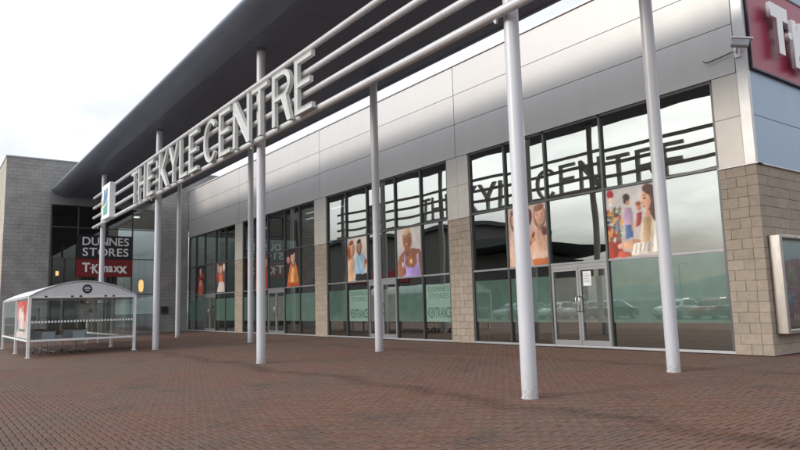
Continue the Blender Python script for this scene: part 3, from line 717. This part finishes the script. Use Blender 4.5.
def poster(name, cat, label, group, place, bgc, shapes, nu=100, nv=120, parent=None, noise=.03):
    u, v = np.meshgrid(np.linspace(0, 1, nu+1), np.linspace(0, 1, nv+1), indexing='ij')
    r2 = np.random.default_rng(len(label)*7+3)
    col = np.empty((nu+1, nv+1, 3)); b0, b1 = np.array(srgb(bgc[0])), np.array(srgb(bgc[1])); col[:] = b0+(b1-b0)*v[..., None]
    col *= 1+.14*fbm(u, v, 4, 4, r2)[..., None]
    u0, v0 = u, v; u = u+.016*fbm(u, v, 9, 9, r2); v = v+.014*fbm(v, u0, 9, 9, r2); flat = []
    for sh in shapes: flat += sh if isinstance(sh, list) else [sh]
    for sh in flat:
        alpha = 1.
        if sh[0] == 'e':
            _, cx, cy, rx, ry, rot, c = sh[:7]; alpha = sh[7] if len(sh) > 7 else 1.; a = R(rot); du, dv = (u-cx), (v-cy)
            p_, q_ = (du*math.cos(a)+dv*math.sin(a))/rx, (-du*math.sin(a)+dv*math.cos(a))/ry
            q = p_**2+q_**2; k = np.clip((1.1-q)/(.2 if alpha == 1 else .7), 0, 1)*alpha; shade = 1+.34*np.clip(-.7*p_+.6*q_, -1, 1)+.14*fbm(u, v, 22, 16, r2)
        elif sh[0] == 's':                                # a jumble of small bright things inside a box
            _, x0, y0, x1, y1, cs = sh
            for _k in range(cs[1]):
                cx, cy = r2.uniform(x0, x1), r2.uniform(y0, y1); rr = r2.uniform(.012, .042); c = cs[0][r2.integers(len(cs[0]))]; ea = r2.uniform(.5, 1.8)
                m_ = ((u-cx)/ea)**2+((v-cy)*ea)**2 < rr*rr; col[m_] = np.array(srgb(c))*r2.uniform(.7, 1.15)
            continue
        else:
            _, pts_, c = sh; k = np.zeros_like(u, bool)
            for i in range(len(pts_)):
                (x1, y1), (x2, y2) = pts_[i], pts_[(i+1) % len(pts_)]
                if y1 == y2: continue
                cond = ((y1 > v) != (y2 > v)) & (u < (x2-x1)*(v-y1)/(y2-y1)+x1); k ^= cond
            k = k.astype(float); xm = np.mean([q[0] for q in pts_]); xr = max(.05, np.ptp([q[0] for q in pts_])/2)
            shade = 1-.30*np.clip((u-xm)/xr, -1, 1)+.26*fbm(u, v, 16, 7, r2)
        cc = np.array(srgb(c)); col = col*(1-k[..., None])+cc*shade[..., None]*k[..., None]
    col *= 1+.10*fbm(u, v, 7, 6, r2)[..., None]+.06*fbm(u, v, 30, 26, r2)[..., None]
    for _k in range(2):
        q = np.pad(col, ((1, 1), (1, 1), (0, 0)), 'edge'); col = (q[:-2, 1:-1]+q[2:, 1:-1]+q[1:-1, :-2]+q[1:-1, 2:]+2*col)/6
    col *= 1+r2.normal(0, noise, (nu+1, nv+1, 1)); col = np.clip(col, 0, 1)
    u, v = u0, v0
    V = [place(a, b) for a, b in zip(u.ravel(), v.ravel())]; ii = np.arange((nu+1)*(nv+1)).reshape(nu+1, nv+1)
    F = np.stack([ii[:-1, :-1], ii[1:, :-1], ii[1:, 1:], ii[:-1, 1:]], -1).reshape(-1, 4).tolist()
    m_ = bpy.data.meshes.new(name); m_.from_pydata(V, [], F); m_.materials.append(MATS['print']); add_col(m_, col.reshape(-1, 3)); m_.update()
    o = link(name, m_, parent)
    sol = o.modifiers.new('solid', 'SOLIDIFY'); sol.thickness = .004; sol.offset = 0
    if label and not parent: tag(o, label, cat, group)
    return o
def inpane(k, i): xs = bays[k]; return (lambda a, b: (xs[i+1]+.042+a*(xs[i]-xs[i+1]-.084), GY-.024, ZT1+.036+b*(ZT2-ZT1-.072)))
SK1, SK2, SK3, HR = (226, 172, 140), (205, 150, 118), (150, 98, 72), (92, 58, 40)
PG = 'posters in the window panes'
poster('poster', 'poster', 'poster of woman and child among bright toys behind right column', PG, inpane(0, 1), ((206, 190, 182), (214, 210, 208)), [
    ('p', [(0, 0), (.30, 0), (.25, .3), (.16, .55), (.05, .7), (0, .7)], (176, 62, 46)), ('s', .0, .22, .30, .70, ([(196, 60, 50), (225, 170, 60), (70, 130, 90), (220, 215, 205), (70, 90, 120), (150, 110, 90), (226, 150, 120)], 90)),
    ('e', .09, .93, .075, .06, 0, (180, 38, 42)), ('e', .09, .83, .045, .05, 0, (236, 206, 184)), ('e', .09, .77, .05, .03, 0, (235, 232, 228)), ('e', .20, .58, .05, .05, 0, (216, 170, 150)), ('e', .2, .62, .055, .03, 0, (110, 70, 50)), ('p', [(.14, .38), (.26, .38), (.25, .54), (.15, .54)], (122, 128, 142)),
    ('p', [(.36, .26), (.44, .26), (.46, .46), (.35, .47)], (78, 112, 160)), ('p', [(.43, .26), (.50, .27), (.50, .47), (.45, .46)], (66, 98, 146)), ('p', [(.33, .45), (.50, .44), (.51, .62), (.48, .70), (.38, .70), (.33, .60)], (190, 158, 186)), ('p', [(.47, .5), (.51, .5), (.50, .36), (.47, .37)], SK2),
    ('e', .41, .79, .052, .062, 0, SK2), ('e', .40, .845, .068, .052, 0, (58, 40, 36)), ('e', .365, .80, .025, .05, 0, (58, 40, 36)), ('p', [(.55, .40), (.66, .42), (.68, .62), (.58, .60)], (172, 58, 50)), ('e', .63, .69, .04, .055, 0, (216, 140, 96)), ('e', .63, .735, .05, .03, 0, (150, 80, 44)),
    ('p', [(.56, .04), (1, .02), (1, .60), (.88, .62), (.76, .56), (.66, .44), (.60, .22)], (224, 208, 186)), ('p', [(.66, .16), (.78, .14), (.84, .5), (.78, .58), (.70, .48)], (196, 158, 116)), ('p', [(.84, .05), (1, .05), (1, .55), (.90, .5)], (236, 228, 214)),
    ('p', [(.74, .52), (.86, .55), (.88, .68), (.76, .66)], (200, 146, 116)), ('e', .88, .78, .15, .20, 12, (86, 52, 36)), ('e', .765, .76, .085, .125, 8, SK1), ('e', .70, .74, .022, .03, 0, SK1), ('e', .74, .79, .03, .012, 0, (70, 44, 36)), ('e', .74, .825, .035, .01, 0, (90, 56, 40)), ('e', .72, .685, .03, .012, 0, (176, 84, 76)), ('e', .82, .70, .05, .08, 0, (196, 140, 112), .5),
    ('e', .93, .66, .09, .20, -6, (94, 58, 40)), ('e', .84, .91, .12, .075, -12, (84, 50, 36)), ('p', [(.20, .18), (.46, .24), (.62, .22), (.64, .12), (.42, .10), (.26, .12)], SK1), ('e', .24, .16, .06, .04, 10, (232, 184, 156)), ('p', [(.44, .03), (.80, .03), (.86, .20), (.50, .17)], (238, 228, 216)),
    ('p', [(.50, .045), (.52, .045), (.57, .16), (.55, .16)], (150, 130, 124)), ('p', [(.58, .045), (.60, .045), (.65, .17), (.63, .17)], (150, 130, 124)), ('p', [(.66, .045), (.68, .045), (.73, .18), (.71, .18)], (150, 130, 124)), ('p', [(.74, .045), (.76, .045), (.80, .18), (.78, .18)], (150, 130, 124)), ('p', [(.16, 0), (.44, 0), (.43, .06), (.2, .09)], (196, 92, 70))])
poster('poster', 'poster', 'pale pink poster of two people laughing partly hidden by foreground column', PG, inpane(0, 3), ((214, 168, 146), (220, 196, 184)), [
    ('p', [(0, 0), (.48, 0), (.5, .46), (.3, .56), (.1, .58), (0, .52)], (222, 186, 166)), face(.22, .78, .13, (214, 160, 136), (130, 84, 60), .3), ('e', .56, .80, .08, .13, 0, (112, 60, 44)),
    ('p', [(.52, .16), (1, .14), (1, .62), (.86, .66), (.68, .62), (.56, .44)], (226, 178, 152)), face(.83, .80, .12, (228, 172, 146), (150, 104, 76), -.3), ('p', [(.50, .30), (.56, .30), (.70, .52), (.66, .56)], (164, 60, 46)), ('e', .93, .54, .07, .08, 0, (112, 64, 50)), ('e', .64, .42, .06, .035, 30, SK1),
    ('e', .86, .05, .26, .08, 0, (196, 110, 62)), ('p', [(.6, .1), (1, .1), (1, .2), (.64, .22)], (232, 200, 176))])
poster('poster', 'poster', 'poster of tanned woman in a lilac top beside the entrance', PG, inpane(1, 1), ((190, 182, 186), (214, 208, 204)), [
    ('p', [(.02, 0), (.02, .28), (.10, .44), (.30, .54), (.60, .57), (.90, .54), (1, .44), (1, 0)], SK3), face(.42, .76, .17, (162, 108, 80), (206, 184, 152), .05), ('p', [(.30, .50), (.56, .50), (.52, .62), (.34, .62)], (142, 92, 68)),
    ('p', [(.24, 0), (.26, .20), (.34, .24), (.48, .17), (.64, .17), (.78, .25), (.88, .24), (.94, 0)], (172, 148, 208)), ('p', [(.25, .18), (.29, .44), (.34, .46), (.33, .20)], (188, 168, 220)), ('p', [(.80, .20), (.80, .46), (.85, .45), (.89, .20)], (188, 168, 220)), ('e', .56, .30, .055, .055, 0, (224, 186, 130)), ('e', .24, .13, .10, .11, 30, (150, 100, 72)), ('e', .22, .24, .035, .06, 0, (226, 206, 190))])
poster('poster', 'poster', 'poster of couple, man in a pale blue shirt, left of the entrance column', PG, inpane(1, 3), ((222, 204, 190), (222, 212, 206)), [
    ('p', [(.36, 0), (1, 0), (1, .15), (.4, .18)], (44, 40, 42)), ('p', [(.34, .16), (.82, .14), (.94, .44), (.80, .60), (.50, .61), (.38, .50)], (158, 192, 212)), face(.60, .78, .105, (190, 134, 104), (46, 36, 34), -.2), ('e', .86, .36, .06, .07, 0, SK2), ('e', .90, .42, .05, .06, 0, (168, 62, 50)),
    ('p', [(.02, 0), (.32, 0), (.36, .48), (.24, .60), (.04, .56)], (222, 178, 142)), face(.22, .76, .12, (230, 176, 140), (170, 74, 40), .3), ('e', .08, .66, .07, .18, 0, (176, 78, 42))])
poster('poster', 'poster', 'red toned poster of people partly behind the centre sign column', PG, inpane(2, 3), ((150, 70, 52), (120, 54, 48)), [
    ('p', [(.0, 0), (.5, 0), (.45, .54), (.1, .6)], (206, 116, 86)), face(.3, .76, .13, SK2, (60, 36, 30)), ('p', [(.5, 0), (1, 0), (1, .58), (.62, .62)], (168, 58, 50)), face(.78, .76, .13, (224, 160, 146), (96, 50, 40)), ('s', .1, .1, .9, .5, ([(214, 120, 66), (140, 60, 84), (224, 184, 166)], 26))])
poster('poster', 'poster', 'orange poster of a figure in a golden dress right of the small door', PG, inpane(2, 1), ((60, 42, 44), (54, 46, 50)), [
    ('p', [(.1, 0), (.95, 0), (.85, .4), (.7, .64), (.35, .64), (.2, .3)], (198, 118, 60)), ('p', [(.35, .05), (.6, .05), (.62, .58), (.45, .58)], (228, 172, 112)), face(.52, .78, .14, (224, 178, 156), (54, 36, 36)), ('e', .2, .72, .13, .09, 0, (190, 130, 120)), ('p', [(.1, 0), (.95, 0), (.9, .1), (.15, .12)], (180, 84, 44))])
poster('poster', 'poster', 'dark poster with red figure in the farthest window bay, leftmost poster', PG, inpane(3, 3), ((62, 44, 44), (58, 42, 44)), [
    ('p', [(.2, 0), (.8, 0), (.85, .35), (.6, .5), (.3, .4)], (198, 96, 72)), ('e', .4, .6, .25, .1, 30, (168, 54, 44)), ('e', .7, .66, .2, .09, -20, (176, 60, 50)), face(.5, .84, .12, (222, 186, 170), (70, 40, 36)), ('p', [(.35, .3), (.65, .3), (.7, .5), (.4, .52)], (220, 156, 146))])
poster('poster', 'poster', 'pale poster of figure in white skirt left of the dark pier', PG, inpane(3, 1), ((70, 64, 66), (108, 96, 92)), [
    ('p', [(.1, .02), (.9, .02), (.85, .3), (.65, .42), (.3, .4), (.2, .2)], (208, 200, 196)), ('p', [(.3, .36), (.7, .36), (.75, .62), (.3, .64)], (206, 108, 78)), face(.5, .80, .13, (222, 172, 148), (90, 60, 48)), ('e', .22, .8, .1, .16, 0, (176, 150, 140)), ('e', .8, .82, .1, .13, 0, (214, 206, 200)), ('p', [(.0, .4), (.22, .5), (.18, .7), (.0, .66)], (164, 60, 48))])
# pale entrance sheets on the glass
for a, b, k, i in notes:
    lab = 'pale green DUNNES STORES ENTRANCE sheet on glass ' + ('beside the block pier' if i == 0 else 'left of the entrance door')
    o = rootp('entrance_notice', lab, 'notice', 'entrance notices on the glass')
    MB().box(a, b, GY-.02, GY-.016, FILMZ[0], 2.20).build('sheet', 'film_pale', o)
    w = b-a; pl = lambda z0, x0=a: (lambda p, q, d: (x0+p, GY-.0205-d, z0+q))
    text_row('DUNNES', w*.80, .19, pl(1.93, a+w*.1), .002, 'film_letter', o, joined=True, bold=-.005)
    text_row('STORES', w*.76, .19, pl(1.66, a+w*.12), .002, 'film_letter', o, joined=True, bold=-.005)
    text_row('ENTRANCE', w*.80, .40, pl(.92, a+w*.16), .002, 'film_letter', o, joined=True, bold=.02, gap=.05)
    MB().prism([(a+w*.04, 1.12), (a+w*.10, .92), (a+w*.13, .92), (a+w*.10, 1.12), (a+w*.13, 1.32), (a+w*.10, 1.32)], lambda p, q, d: (p, d, q), GY-.0225, GY-.0205).build('arrow', 'film_letter', o)
xs = bays[0]
dn = rootp('paper_notice', 'small white paper notice taped inside the right door leaf', 'notice'); dx_ = (xs[2]+xs[3])/2+.14
MB().box(dx_, dx_+.30, -.012+GY-.012, GY-.021, 1.86, 2.30).build('paper', 'paper', dn)
for q in range(6): MB().box(dx_+.04, dx_+(.26 if q % 3 else .2), GY-.0255, GY-.0242, 2.22-q*.05, 2.235-q*.05).build('print_line', 'alu', dn)

# ------------------------------------------------------------------ display case on the return wall
DC = rootp('poster_case', 'steel framed glazed poster case on the shaded side wall', 'display case')
y0, y1, z0, z1 = .16, 2.0, .50, 2.86; xf = .28
f_ = MB(); f_.box(.012, xf, y0, y0+.13, z0, z1); f_.box(.012, xf, y1-.13, y1, z0, z1); f_.box(.012, xf, y0+.131, y1-.131, z0, z0+.11); f_.box(.012, xf, y0+.131, y1-.131, z1-.09, z1); f_.build('frame', 'brushed', DC, .02)
MB().box(.012, .16, y0+.131, y1-.131, z0+.111, z1-.091).build('back_board', 'black_plastic', DC)
poster('print', None, 'case print', None, lambda a, b: (.172, y0+.17+a*(y1-y0-.34), z0+.15+b*(z1-z0-.28)), ((120, 96, 92), (150, 168, 172)), [
    ('p', [(0, .2), (.5, .1), (1, .2), (1, .72), (.6, .8), (0, .74)], (128, 78, 98)), ('s', 0, .1, 1, .72, ([(150, 88, 110), (96, 120, 90), (110, 60, 66), (168, 150, 140), (84, 96, 110)], 150)), ('e', .22, .32, .09, .07, 20, (92, 140, 168), .8), ('e', .35, .6, .2, .08, 0, (120, 142, 96), .5)], parent=DC)
MB().box(.20, .206, y0+.131, y1-.131, z0+.111, z1-.091).build('glass', 'clear_glass', DC)
MB().tube([(xf-.002, 1.0, z1-.045), (xf+.006, 1.0, z1-.045)], .018, 10).build('lock', 'black_plastic', DC)
# CCTV
CC = rootp('cctv_camera', 'grey security camera on bracket at the upper building corner', 'camera')
MB().box(-.24, -.1, -.13, -.076, 7.32, 7.62).build('wall_plate', 'sign_white', CC, .01)
MB().tube([(-.17, -.13, 7.44), (-.12, -.24, 7.44), (-.02, -.34, 7.52)], .022, 8).build('arm', 'galv', CC)
hd = MB(); Pm = Matrix.Translation((.02, -.36, 7.60)) @ Matrix.Rotation(R(28), 4, 'Z') @ Matrix.Rotation(R(14), 4, 'Y')
def tb(m_, b, Mx):
    t_ = MB().box(*b); m_.add([Mx @ Vector(v) for v in t_.v], t_.f)
tb(hd, (-.17, .22, -.10, .10, -.12, .06), Pm); hd.build('housing', 'galv', CC, .02)
h2 = MB(); tb(h2, (-.19, .29, -.115, .115, .062, .10), Pm); h2.build('sun_hood', 'sign_white', CC, .005)
MB().tube([Pm @ Vector((.2, 0, 0)), Pm @ Vector((.215, 0, 0))], .045, 14).build('lens', 'black_plastic', CC)
CB = tag(MB().tube([(-1.05, -.1, 7.50), (-.95, -.11, 7.43), (-.6, -.11, 7.46), (-.26, -.12, 7.50)], .014, 6).build('camera_cable', 'black_plastic'), 'short black cable running along cladding to the security camera', 'cable')
VB = rootp('wall_box', 'small dark utility box on the grey return wall behind columns', 'box')
MB().box(XW, XW+.12, -2.05, -1.52, 1.32, 1.86).build('case', 'alu_dark', VB, .01); MB().box(XW+.121, XW+.128, -1.98, -1.59, 1.39, 1.79).build('cover', 'black_plastic', VB)

# ------------------------------------------------------------------ trolley shelter
SH = tag(empty('trolley_shelter', (-22.6, -12.70, gz(-12.7))), 'white framed glass trolley shelter with arched roof on the paving', 'shelter')
SL, SWd, EZ, AZ = 10.0, 4.02, 2.46, 3.04          # local: x from 0 back to -SL, y 0..SWd
for i, x in enumerate((0, -SL*.42, -SL)):
    for y in (0, SWd):
        MB().box(x-.055, x+.055, y-.055, y+.055, GS*y-.004, EZ).build('post', 'shelter_white', SH, .008); MB().box(x-.09, x+.09, y-.09, y+.09, GS*y-.01, GS*y+.012).build('base_plate', 'shelter_white', SH)
for y in (0, SWd):
    for a, b in ((-SL*.42+.056, -.056), (-SL+.056, -SL*.42-.056)):
        MB().box(a, b, y-.03, y+.03, .62, .70).build('rail', 'shelter_white', SH); MB().box(a, b, y-.035, y+.035, EZ-.08, EZ-.005).build('rail', 'shelter_white', SH)
for x in (0, -SL): 
    if x == 0: MB().box(-.03, .03, .051, SWd-.051, .62, .70).build('rail', 'shelter_white', SH)
    else: MB().box(x-.03, x+.03, .051, SWd*.5, .62, .70).build('rail', 'shelter_white', SH)
arc = [(SWd*t, EZ+(AZ-EZ)*(1-(2*t-1)**2)) for t in np.linspace(-.015, 1.015, 19)]
gp = [(SWd, EZ-.004), (0, EZ-.004)]+[(a, max(b, EZ+.02)-.02) for a, b in arc]
for x in (.0, -SL): MB().prism([(a, b) for a, b in gp], lambda a, b, d: (d, a, b), x-.035, x+.045).build('gable_panel', 'shelter_roof', SH)
m_ = MB(); V = [(x, a, b+dz_) for dz_ in (0, .03) for a, b in arc for x in (.10, -SL-.10)]; n2 = len(arc)*2
m_.add(V, [(2*k, 2*k+1, 2*k+3, 2*k+2) for k in range(len(arc)-1)]+[(n2+2*k, n2+2*k+2, n2+2*k+3, n2+2*k+1) for k in range(len(arc)-1)]+[(2*k, 2*k+2, n2+2*k+2, n2+2*k) for k in range(len(arc)-1)]+[(2*k+1, n2+2*k+1, n2+2*k+3, 2*k+3) for k in range(len(arc)-1)]); m_.build('roof', 'shelter_roof', SH)
MB().box(-.01, .05, .0, SWd, EZ-.10, EZ-.006).build('header_rail', 'shelter_white', SH)
for t in (.14, .38, .46, .70, .78): MB().box(.051, .06, SWd*t-.05, SWd*t+.05, EZ-.07, EZ-.01).build('clip', 'black_plastic', SH)
EM = MB().prism([(SWd*.52+.19*math.cos(2*math.pi*k/28), EZ+.26+.19*math.sin(2*math.pi*k/28)) for k in range(28)], lambda a, b, d: (d, a, b), .046, .055).build('emblem', 'navy', SH)
for q, (hw, zz_) in enumerate(((.09, .07), (.12, .01), (.08, -.06))): MB().box(.0555, .058, SWd*.52-hw, SWd*.52+hw, EZ+.26+zz_-.015, EZ+.26+zz_+.02).build('emblem_bar', 'shelter_roof', EM)
# glass: end pane, side panes with a dashed safety strip
MB().box(-.004, .004, .06, SWd-.06, .71, EZ-.11).build('pane', 'clear_glass', SH)
for y in (0, SWd):
    for a, b in ((-SL*.42+.06, -.06), (-SL+.06, -SL*.42-.06)): MB().box(a, b, y-.004, y+.004, .71, EZ-.09).build('pane', 'clear_glass', SH)
MB().box(-SL-.004, -SL+.004, .06, SWd*.5, .71, EZ-.09).build('pane', 'clear_glass', SH)
for k in range(33):
    y = .12+k*(SWd-.24)/32; MB().box(.006, .009, y-.036, y+.036, 1.36, 1.44).build('safety_dot', 'sign_white', SH)
PS = poster('poster', 'poster', 'red and white advertising poster on the left side of the trolley shelter', None,
    (lambda a, b: tuple(SH.matrix_basis @ Vector((-SL*.42+.2+a*(SL*.42-.5), -.02, .74+b*1.55)))), ((214, 214, 216), (196, 80, 66)), [
    ('p', [(.3, .5), (.8, .45), (.9, 1), (.25, 1)], (206, 72, 52)), ('e', .35, .62, .12, .2, 0, (222, 220, 220)), ('p', [(.4, .1), (.7, .1), (.72, .62), (.55, .8), (.42, .6)], (232, 206, 196)), ('e', .55, .8, .06, .08, 0, (230, 180, 140)), ('p', [(.25, .18), (.8, .18), (.8, .25), (.25, .25)], (90, 130, 100)), ('e', .1, .35, .08, .2, 0, (120, 140, 160))])
NB = rootp('notice_board', 'white notice board with trolley picture at the rear of the shelter', 'sign'); NB.location = (-30.9, -8.95, gz(-8.95))
def nbox(nm, m, *b): MB().box(*b).build(nm, m, NB)
nbox('board', 'paper', -.02, .02, -.46, .46, 1.32, 2.12); nbox('frame', 'galv', -.03, .03, -.52, .52, 1.26, 1.319); nbox('frame', 'galv', -.03, .03, -.52, .52, 2.121, 2.18)
nbox('print', 'galv', .021, .024, -.25, .0, 1.55, 1.8); nbox('print', 'alu_dark', .021, .024, .01, .2, 1.65, 1.9)
nbox('leg', 'galv', -.03, .03, -.58, -.521, -.02, 2.18); nbox('leg', 'galv', -.03, .03, .521, .58, -.02, 2.18)
N2 = rootp('notice_board', 'small white notice panel behind the left trolleys in the shelter', 'sign'); N2.location = (-31.5, -11.55, gz(-11.55))
for nm, m_, b_ in (('board', 'paper', (-.02, .02, -.3, .3, 1.25, 2.0)), ('print', 'galv', (.021, .024, -.2, .2, 1.4, 1.62)), ('leg', 'galv', (-.03, .03, -.36, -.301, -.02, 2.05)), ('leg', 'galv', (-.03, .03, .301, .36, -.02, 2.05))): MB().box(*b_).build(nm, m_, N2)
# trolleys
def trolley():
    t = empty('shopping_trolley'); w = .27
    b = MB()
    def fr(x, z):  # basket half width tapers to the front
        return w*(1-.22*(x/.9))
    for z, ins in ((.55, .05), (.68, .03), (.82, .015), (.98, 0)):
        hw = w-ins; b.tube([(0, -hw, z), (.88, -hw*.78, z+.02), (.88, hw*.78, z+.02), (0, hw, z), (0, -hw, z)], .006, 5, False)
    for k in range(9):
        x = .88*k/8; q = 1-.22*k/8
        for s in (-1, 1): b.tube([(x, s*(w-.05)*q, .55), (x, s*w*q, .98+.02*k/8)], .004, 4, False)
        b.tube([(x, -(w-.05)*q, .55), (x, (w-.05)*q, .55)], .004, 4, False)
    for k in range(-3, 4): b.tube([(.88, k*.06, .55), (.88, k*.065, 1.0)], .004, 4, False); b.tube([(0, k*.065, .55), (.88, k*.055, .55)], .004, 4, False)
    b.build('basket', 'galv', t)
    f = MB()
    for s in (-1, 1):
        f.tube([(-.06, s*w, 1.02), (-.02, s*w, .9), (.04, s*w*.95, .5), (-.02, s*w*1.02, .16), (.05, s*w*1.02, .13), (.9, s*w*.72, .13)], .014, 8)
    f.tube([(.9, -w*.72, .13), (.9, w*.72, .13)], .014, 8); f.build('frame', 'galv', t)
    MB().tube([(-.06, -w, 1.02), (-.06, w, 1.02)], .018, 10).build('handle', 'navy', t)
    MB().box(-.012, .0, -w+.03, w-.03, .64, .97).build('child_seat_flap', 'trolley_panel', t)
    for x, s in ((.02, 1), (.02, -1), (.88, .72), (.88, -.72)):
        MB().tube([(x, s*w-.014, .062), (x, s*w+.014, .062)], .06, 14).build('wheel', 'rubber', t)
    return t
T0 = trolley()
spots = [((-23.3, -11.9), 'grey wire shopping trolley nearest the left end of the shelter'), ((-23.2, -10.75), 'grey wire shopping trolley in the middle behind the shelter glass'),
         ((-25.0, -11.95), 'second shopping trolley nested behind the left one in the shelter'), ((-25.1, -10.8), 'shopping trolley nested behind the middle one in the shelter'), ((-26.9, -11.9), 'rearmost shopping trolley in the left row inside the shelter')]
for i, ((x, y), lab) in enumerate(spots):
    t = T0 if i == 0 else copy_tree(T0)
    t.location = (x, y, gz(y)); t.rotation_euler = (0, 0, R(180)+random.uniform(-.06, .06)); tag(t, lab, 'trolley', 'trolleys inside the shelter')

# ------------------------------------------------------------------ what the glass mirrors: car park, cars, a store opposite, hills
def car(paint):
    c = empty('parked_car')
    side = [(-2.05, .30), (-2.1, .62), (-2.0, .92), (-1.72, 1.02), (-1.05, 1.42), (-.55, 1.50), (.25, 1.47), (.62, 1.30), (1.12, .98), (1.85, .86), (2.1, .66), (2.12, .40), (2.0, .26), (-1.95, .24)]
    hw = lambda z: .86 if z < .95 else .86-.24*(z-.95)/.55
    m_ = MB(); n_ = len(side); V = [(x, -hw(z), z) for x, z in side]+[(x, hw(z), z) for x, z in side]
    m_.add(V, [(k, (k+1) % n_, n_+(k+1) % n_, n_+k) for k in range(n_)]+[tuple(range(n_)), tuple(reversed(range(n_, 2*n_)))]); m_.build('body', paint, c, .05)
    for s in (-1, 1):
        for poly in ([(-1.45, 1.03), (-.98, 1.37), (-.42, 1.43), (-.38, 1.02)], [(-.30, 1.02), (-.34, 1.43), (.22, 1.41), (.52, 1.27), (.88, 1.0)]):
            m2 = MB(); m2.add([(x, s*(hw(z)+.004), z) for x, z in poly], [(0, 1, 2, 3) if len(poly) == 4 else (0, 1, 2, 3, 4)]); m2.build('side_window', 'car_glass', c)
        for x in (-1.3, 1.32):
            wv = MB().tube([(x, s*.70, .31), (x, s*.875, .31)], .31, 20).build('wheel', 'rubber', c); MB().tube([(x, s*.87, .31), (x, s*.885, .31)], .19, 14).build('rim', 'galv', wv)
        MB().box(1.98, 2.125, s*.62-.16, s*.62+.16, .64, .76).build('headlight', 'sign_white', c, .02)
    for (xa, za), (xb, zb) in (((.66, 1.285), (1.09, 1.01)), ((-1.08, 1.41), (-1.66, 1.06))):
        o_ = .008; m2 = MB(); m2.add([(xa, -hw(za)+.08, za+o_), (xa, hw(za)-.08, za+o_), (xb+(o_ if xb > 0 else -o_), hw(zb)-.07, zb+o_), (xb+(o_ if xb > 0 else -o_), -hw(zb)+.07, zb+o_)], [(0, 1, 2, 3)]); m2.build('windscreen', 'car_glass', c)
    return c
cols = ['white', 'silver', 'blue', 'grey', 'red', 'white', 'black', 'silver', 'white', 'grey', 'silver']
ords = ['first', 'second', 'third', 'fourth', 'fifth', 'sixth', 'seventh', 'eighth', 'ninth', 'tenth', 'eleventh']
protos = {}
for i, cn in enumerate(cols):
    if cn not in protos: c = protos[cn] = car('car_'+cn)
    else: c = copy_tree(protos[cn])
    c.location = (-6-2.75*i-(2.7 if i > 5 else 0), -29.0+random.uniform(-.25, .25), -.10); c.rotation_euler = (0, 0, R(90 if i % 3 else -90)+random.uniform(-.03, .03))
    tag(c, f'{cn} parked car mirrored in the shop glass, {ords[i]} from the right in its row', 'car', 'cars in the car park')
for i in range(13):
    x = -4.6-2.75*i; tag(MB().box(x-.05, x+.05, -31.6, -26.6, -.096, -.092).build('bay_line', 'paint_line'), kind='structure')
for i, (x, y) in enumerate([(-61, -100), (-30, -75), (-88, -48)]):
    l_ = tag(empty('lamp_post', (x, y, -.10)), ['slim grey lamp post mirrored in the right window bay', 'slim grey lamp post in the middle of the car park', 'slim grey lamp post at the far end of the car park'][i], 'lamp post', 'car park lamp posts')
    MB().tube([(0, 0, 0), (0, 0, 1.2), (0, 0, 8)], [.09, .07, .05], 12).build('pole', 'galv', l_)
    for s in (-1, 1):
        MB().tube([(0, 0, 7.95), (s*.6, 0, 8.1), (s*1.0, 0, 8.1)], .03, 8).build('arm', 'galv', l_); MB().box(s*1.25-.3, s*1.25+.3, -.14, .14, 8.04, 8.16).build('lamp_head', 'galv', l_, .03)
OS = rootp('opposite_store', 'dark retail store with overhanging flat roof mirrored in the glass', 'building')
MB().box(-190, -78, -84, -62, -.14, 15.2).build('wall', 'store_wall', OS)
MB().box(-192, -77, -85, -61, 15.21, 15.9).build('parapet', 'store_roof', OS)
MB().box(-77.9, -67, -80, -63, -.14, 9.9).build('entrance_block', 'store_wall', OS)
MB().prism([(-77.8, 9.91), (-60, 10.9), (-59.5, 11.2), (-68, 11.7), (-77.8, 11.9)], lambda a, b, d: (a, d, b), -82, -57).build('roof', 'store_roof', OS)
for k in range(9): MB().box(-146+9*k, -139+9*k, -61.99, -61.9, .3, 5.2).build('window', 'car_glass', OS)
MB().box(-120, -96, -61.98, -61.7, 6.6, 8.8).build('sign_band', 'car_red', OS)
# hills on the far side of the car park
hv = []; nseg = 90
for i in range(nseg+1):
    a = R(160+220*i/nseg); r_ = 1700
    h = 30+12*math.sin(i*.21+.6)+14*math.sin(i*.53+2)+6*math.sin(i*1.3)+random.uniform(-2, 2)
    for rr, z in ((r_-500, -.2), (r_-250, h*.45), (r_, h), (r_+400, -.2)): hv.append((rr*math.cos(a), rr*math.sin(a), z))
hm = MB().add(hv, [(4*i+j, 4*i+4+j, 4*i+5+j, 4*i+1+j) for i in range(nseg) for j in range(3)], True).build('hills', 'hill'); tag(hm, kind='structure')
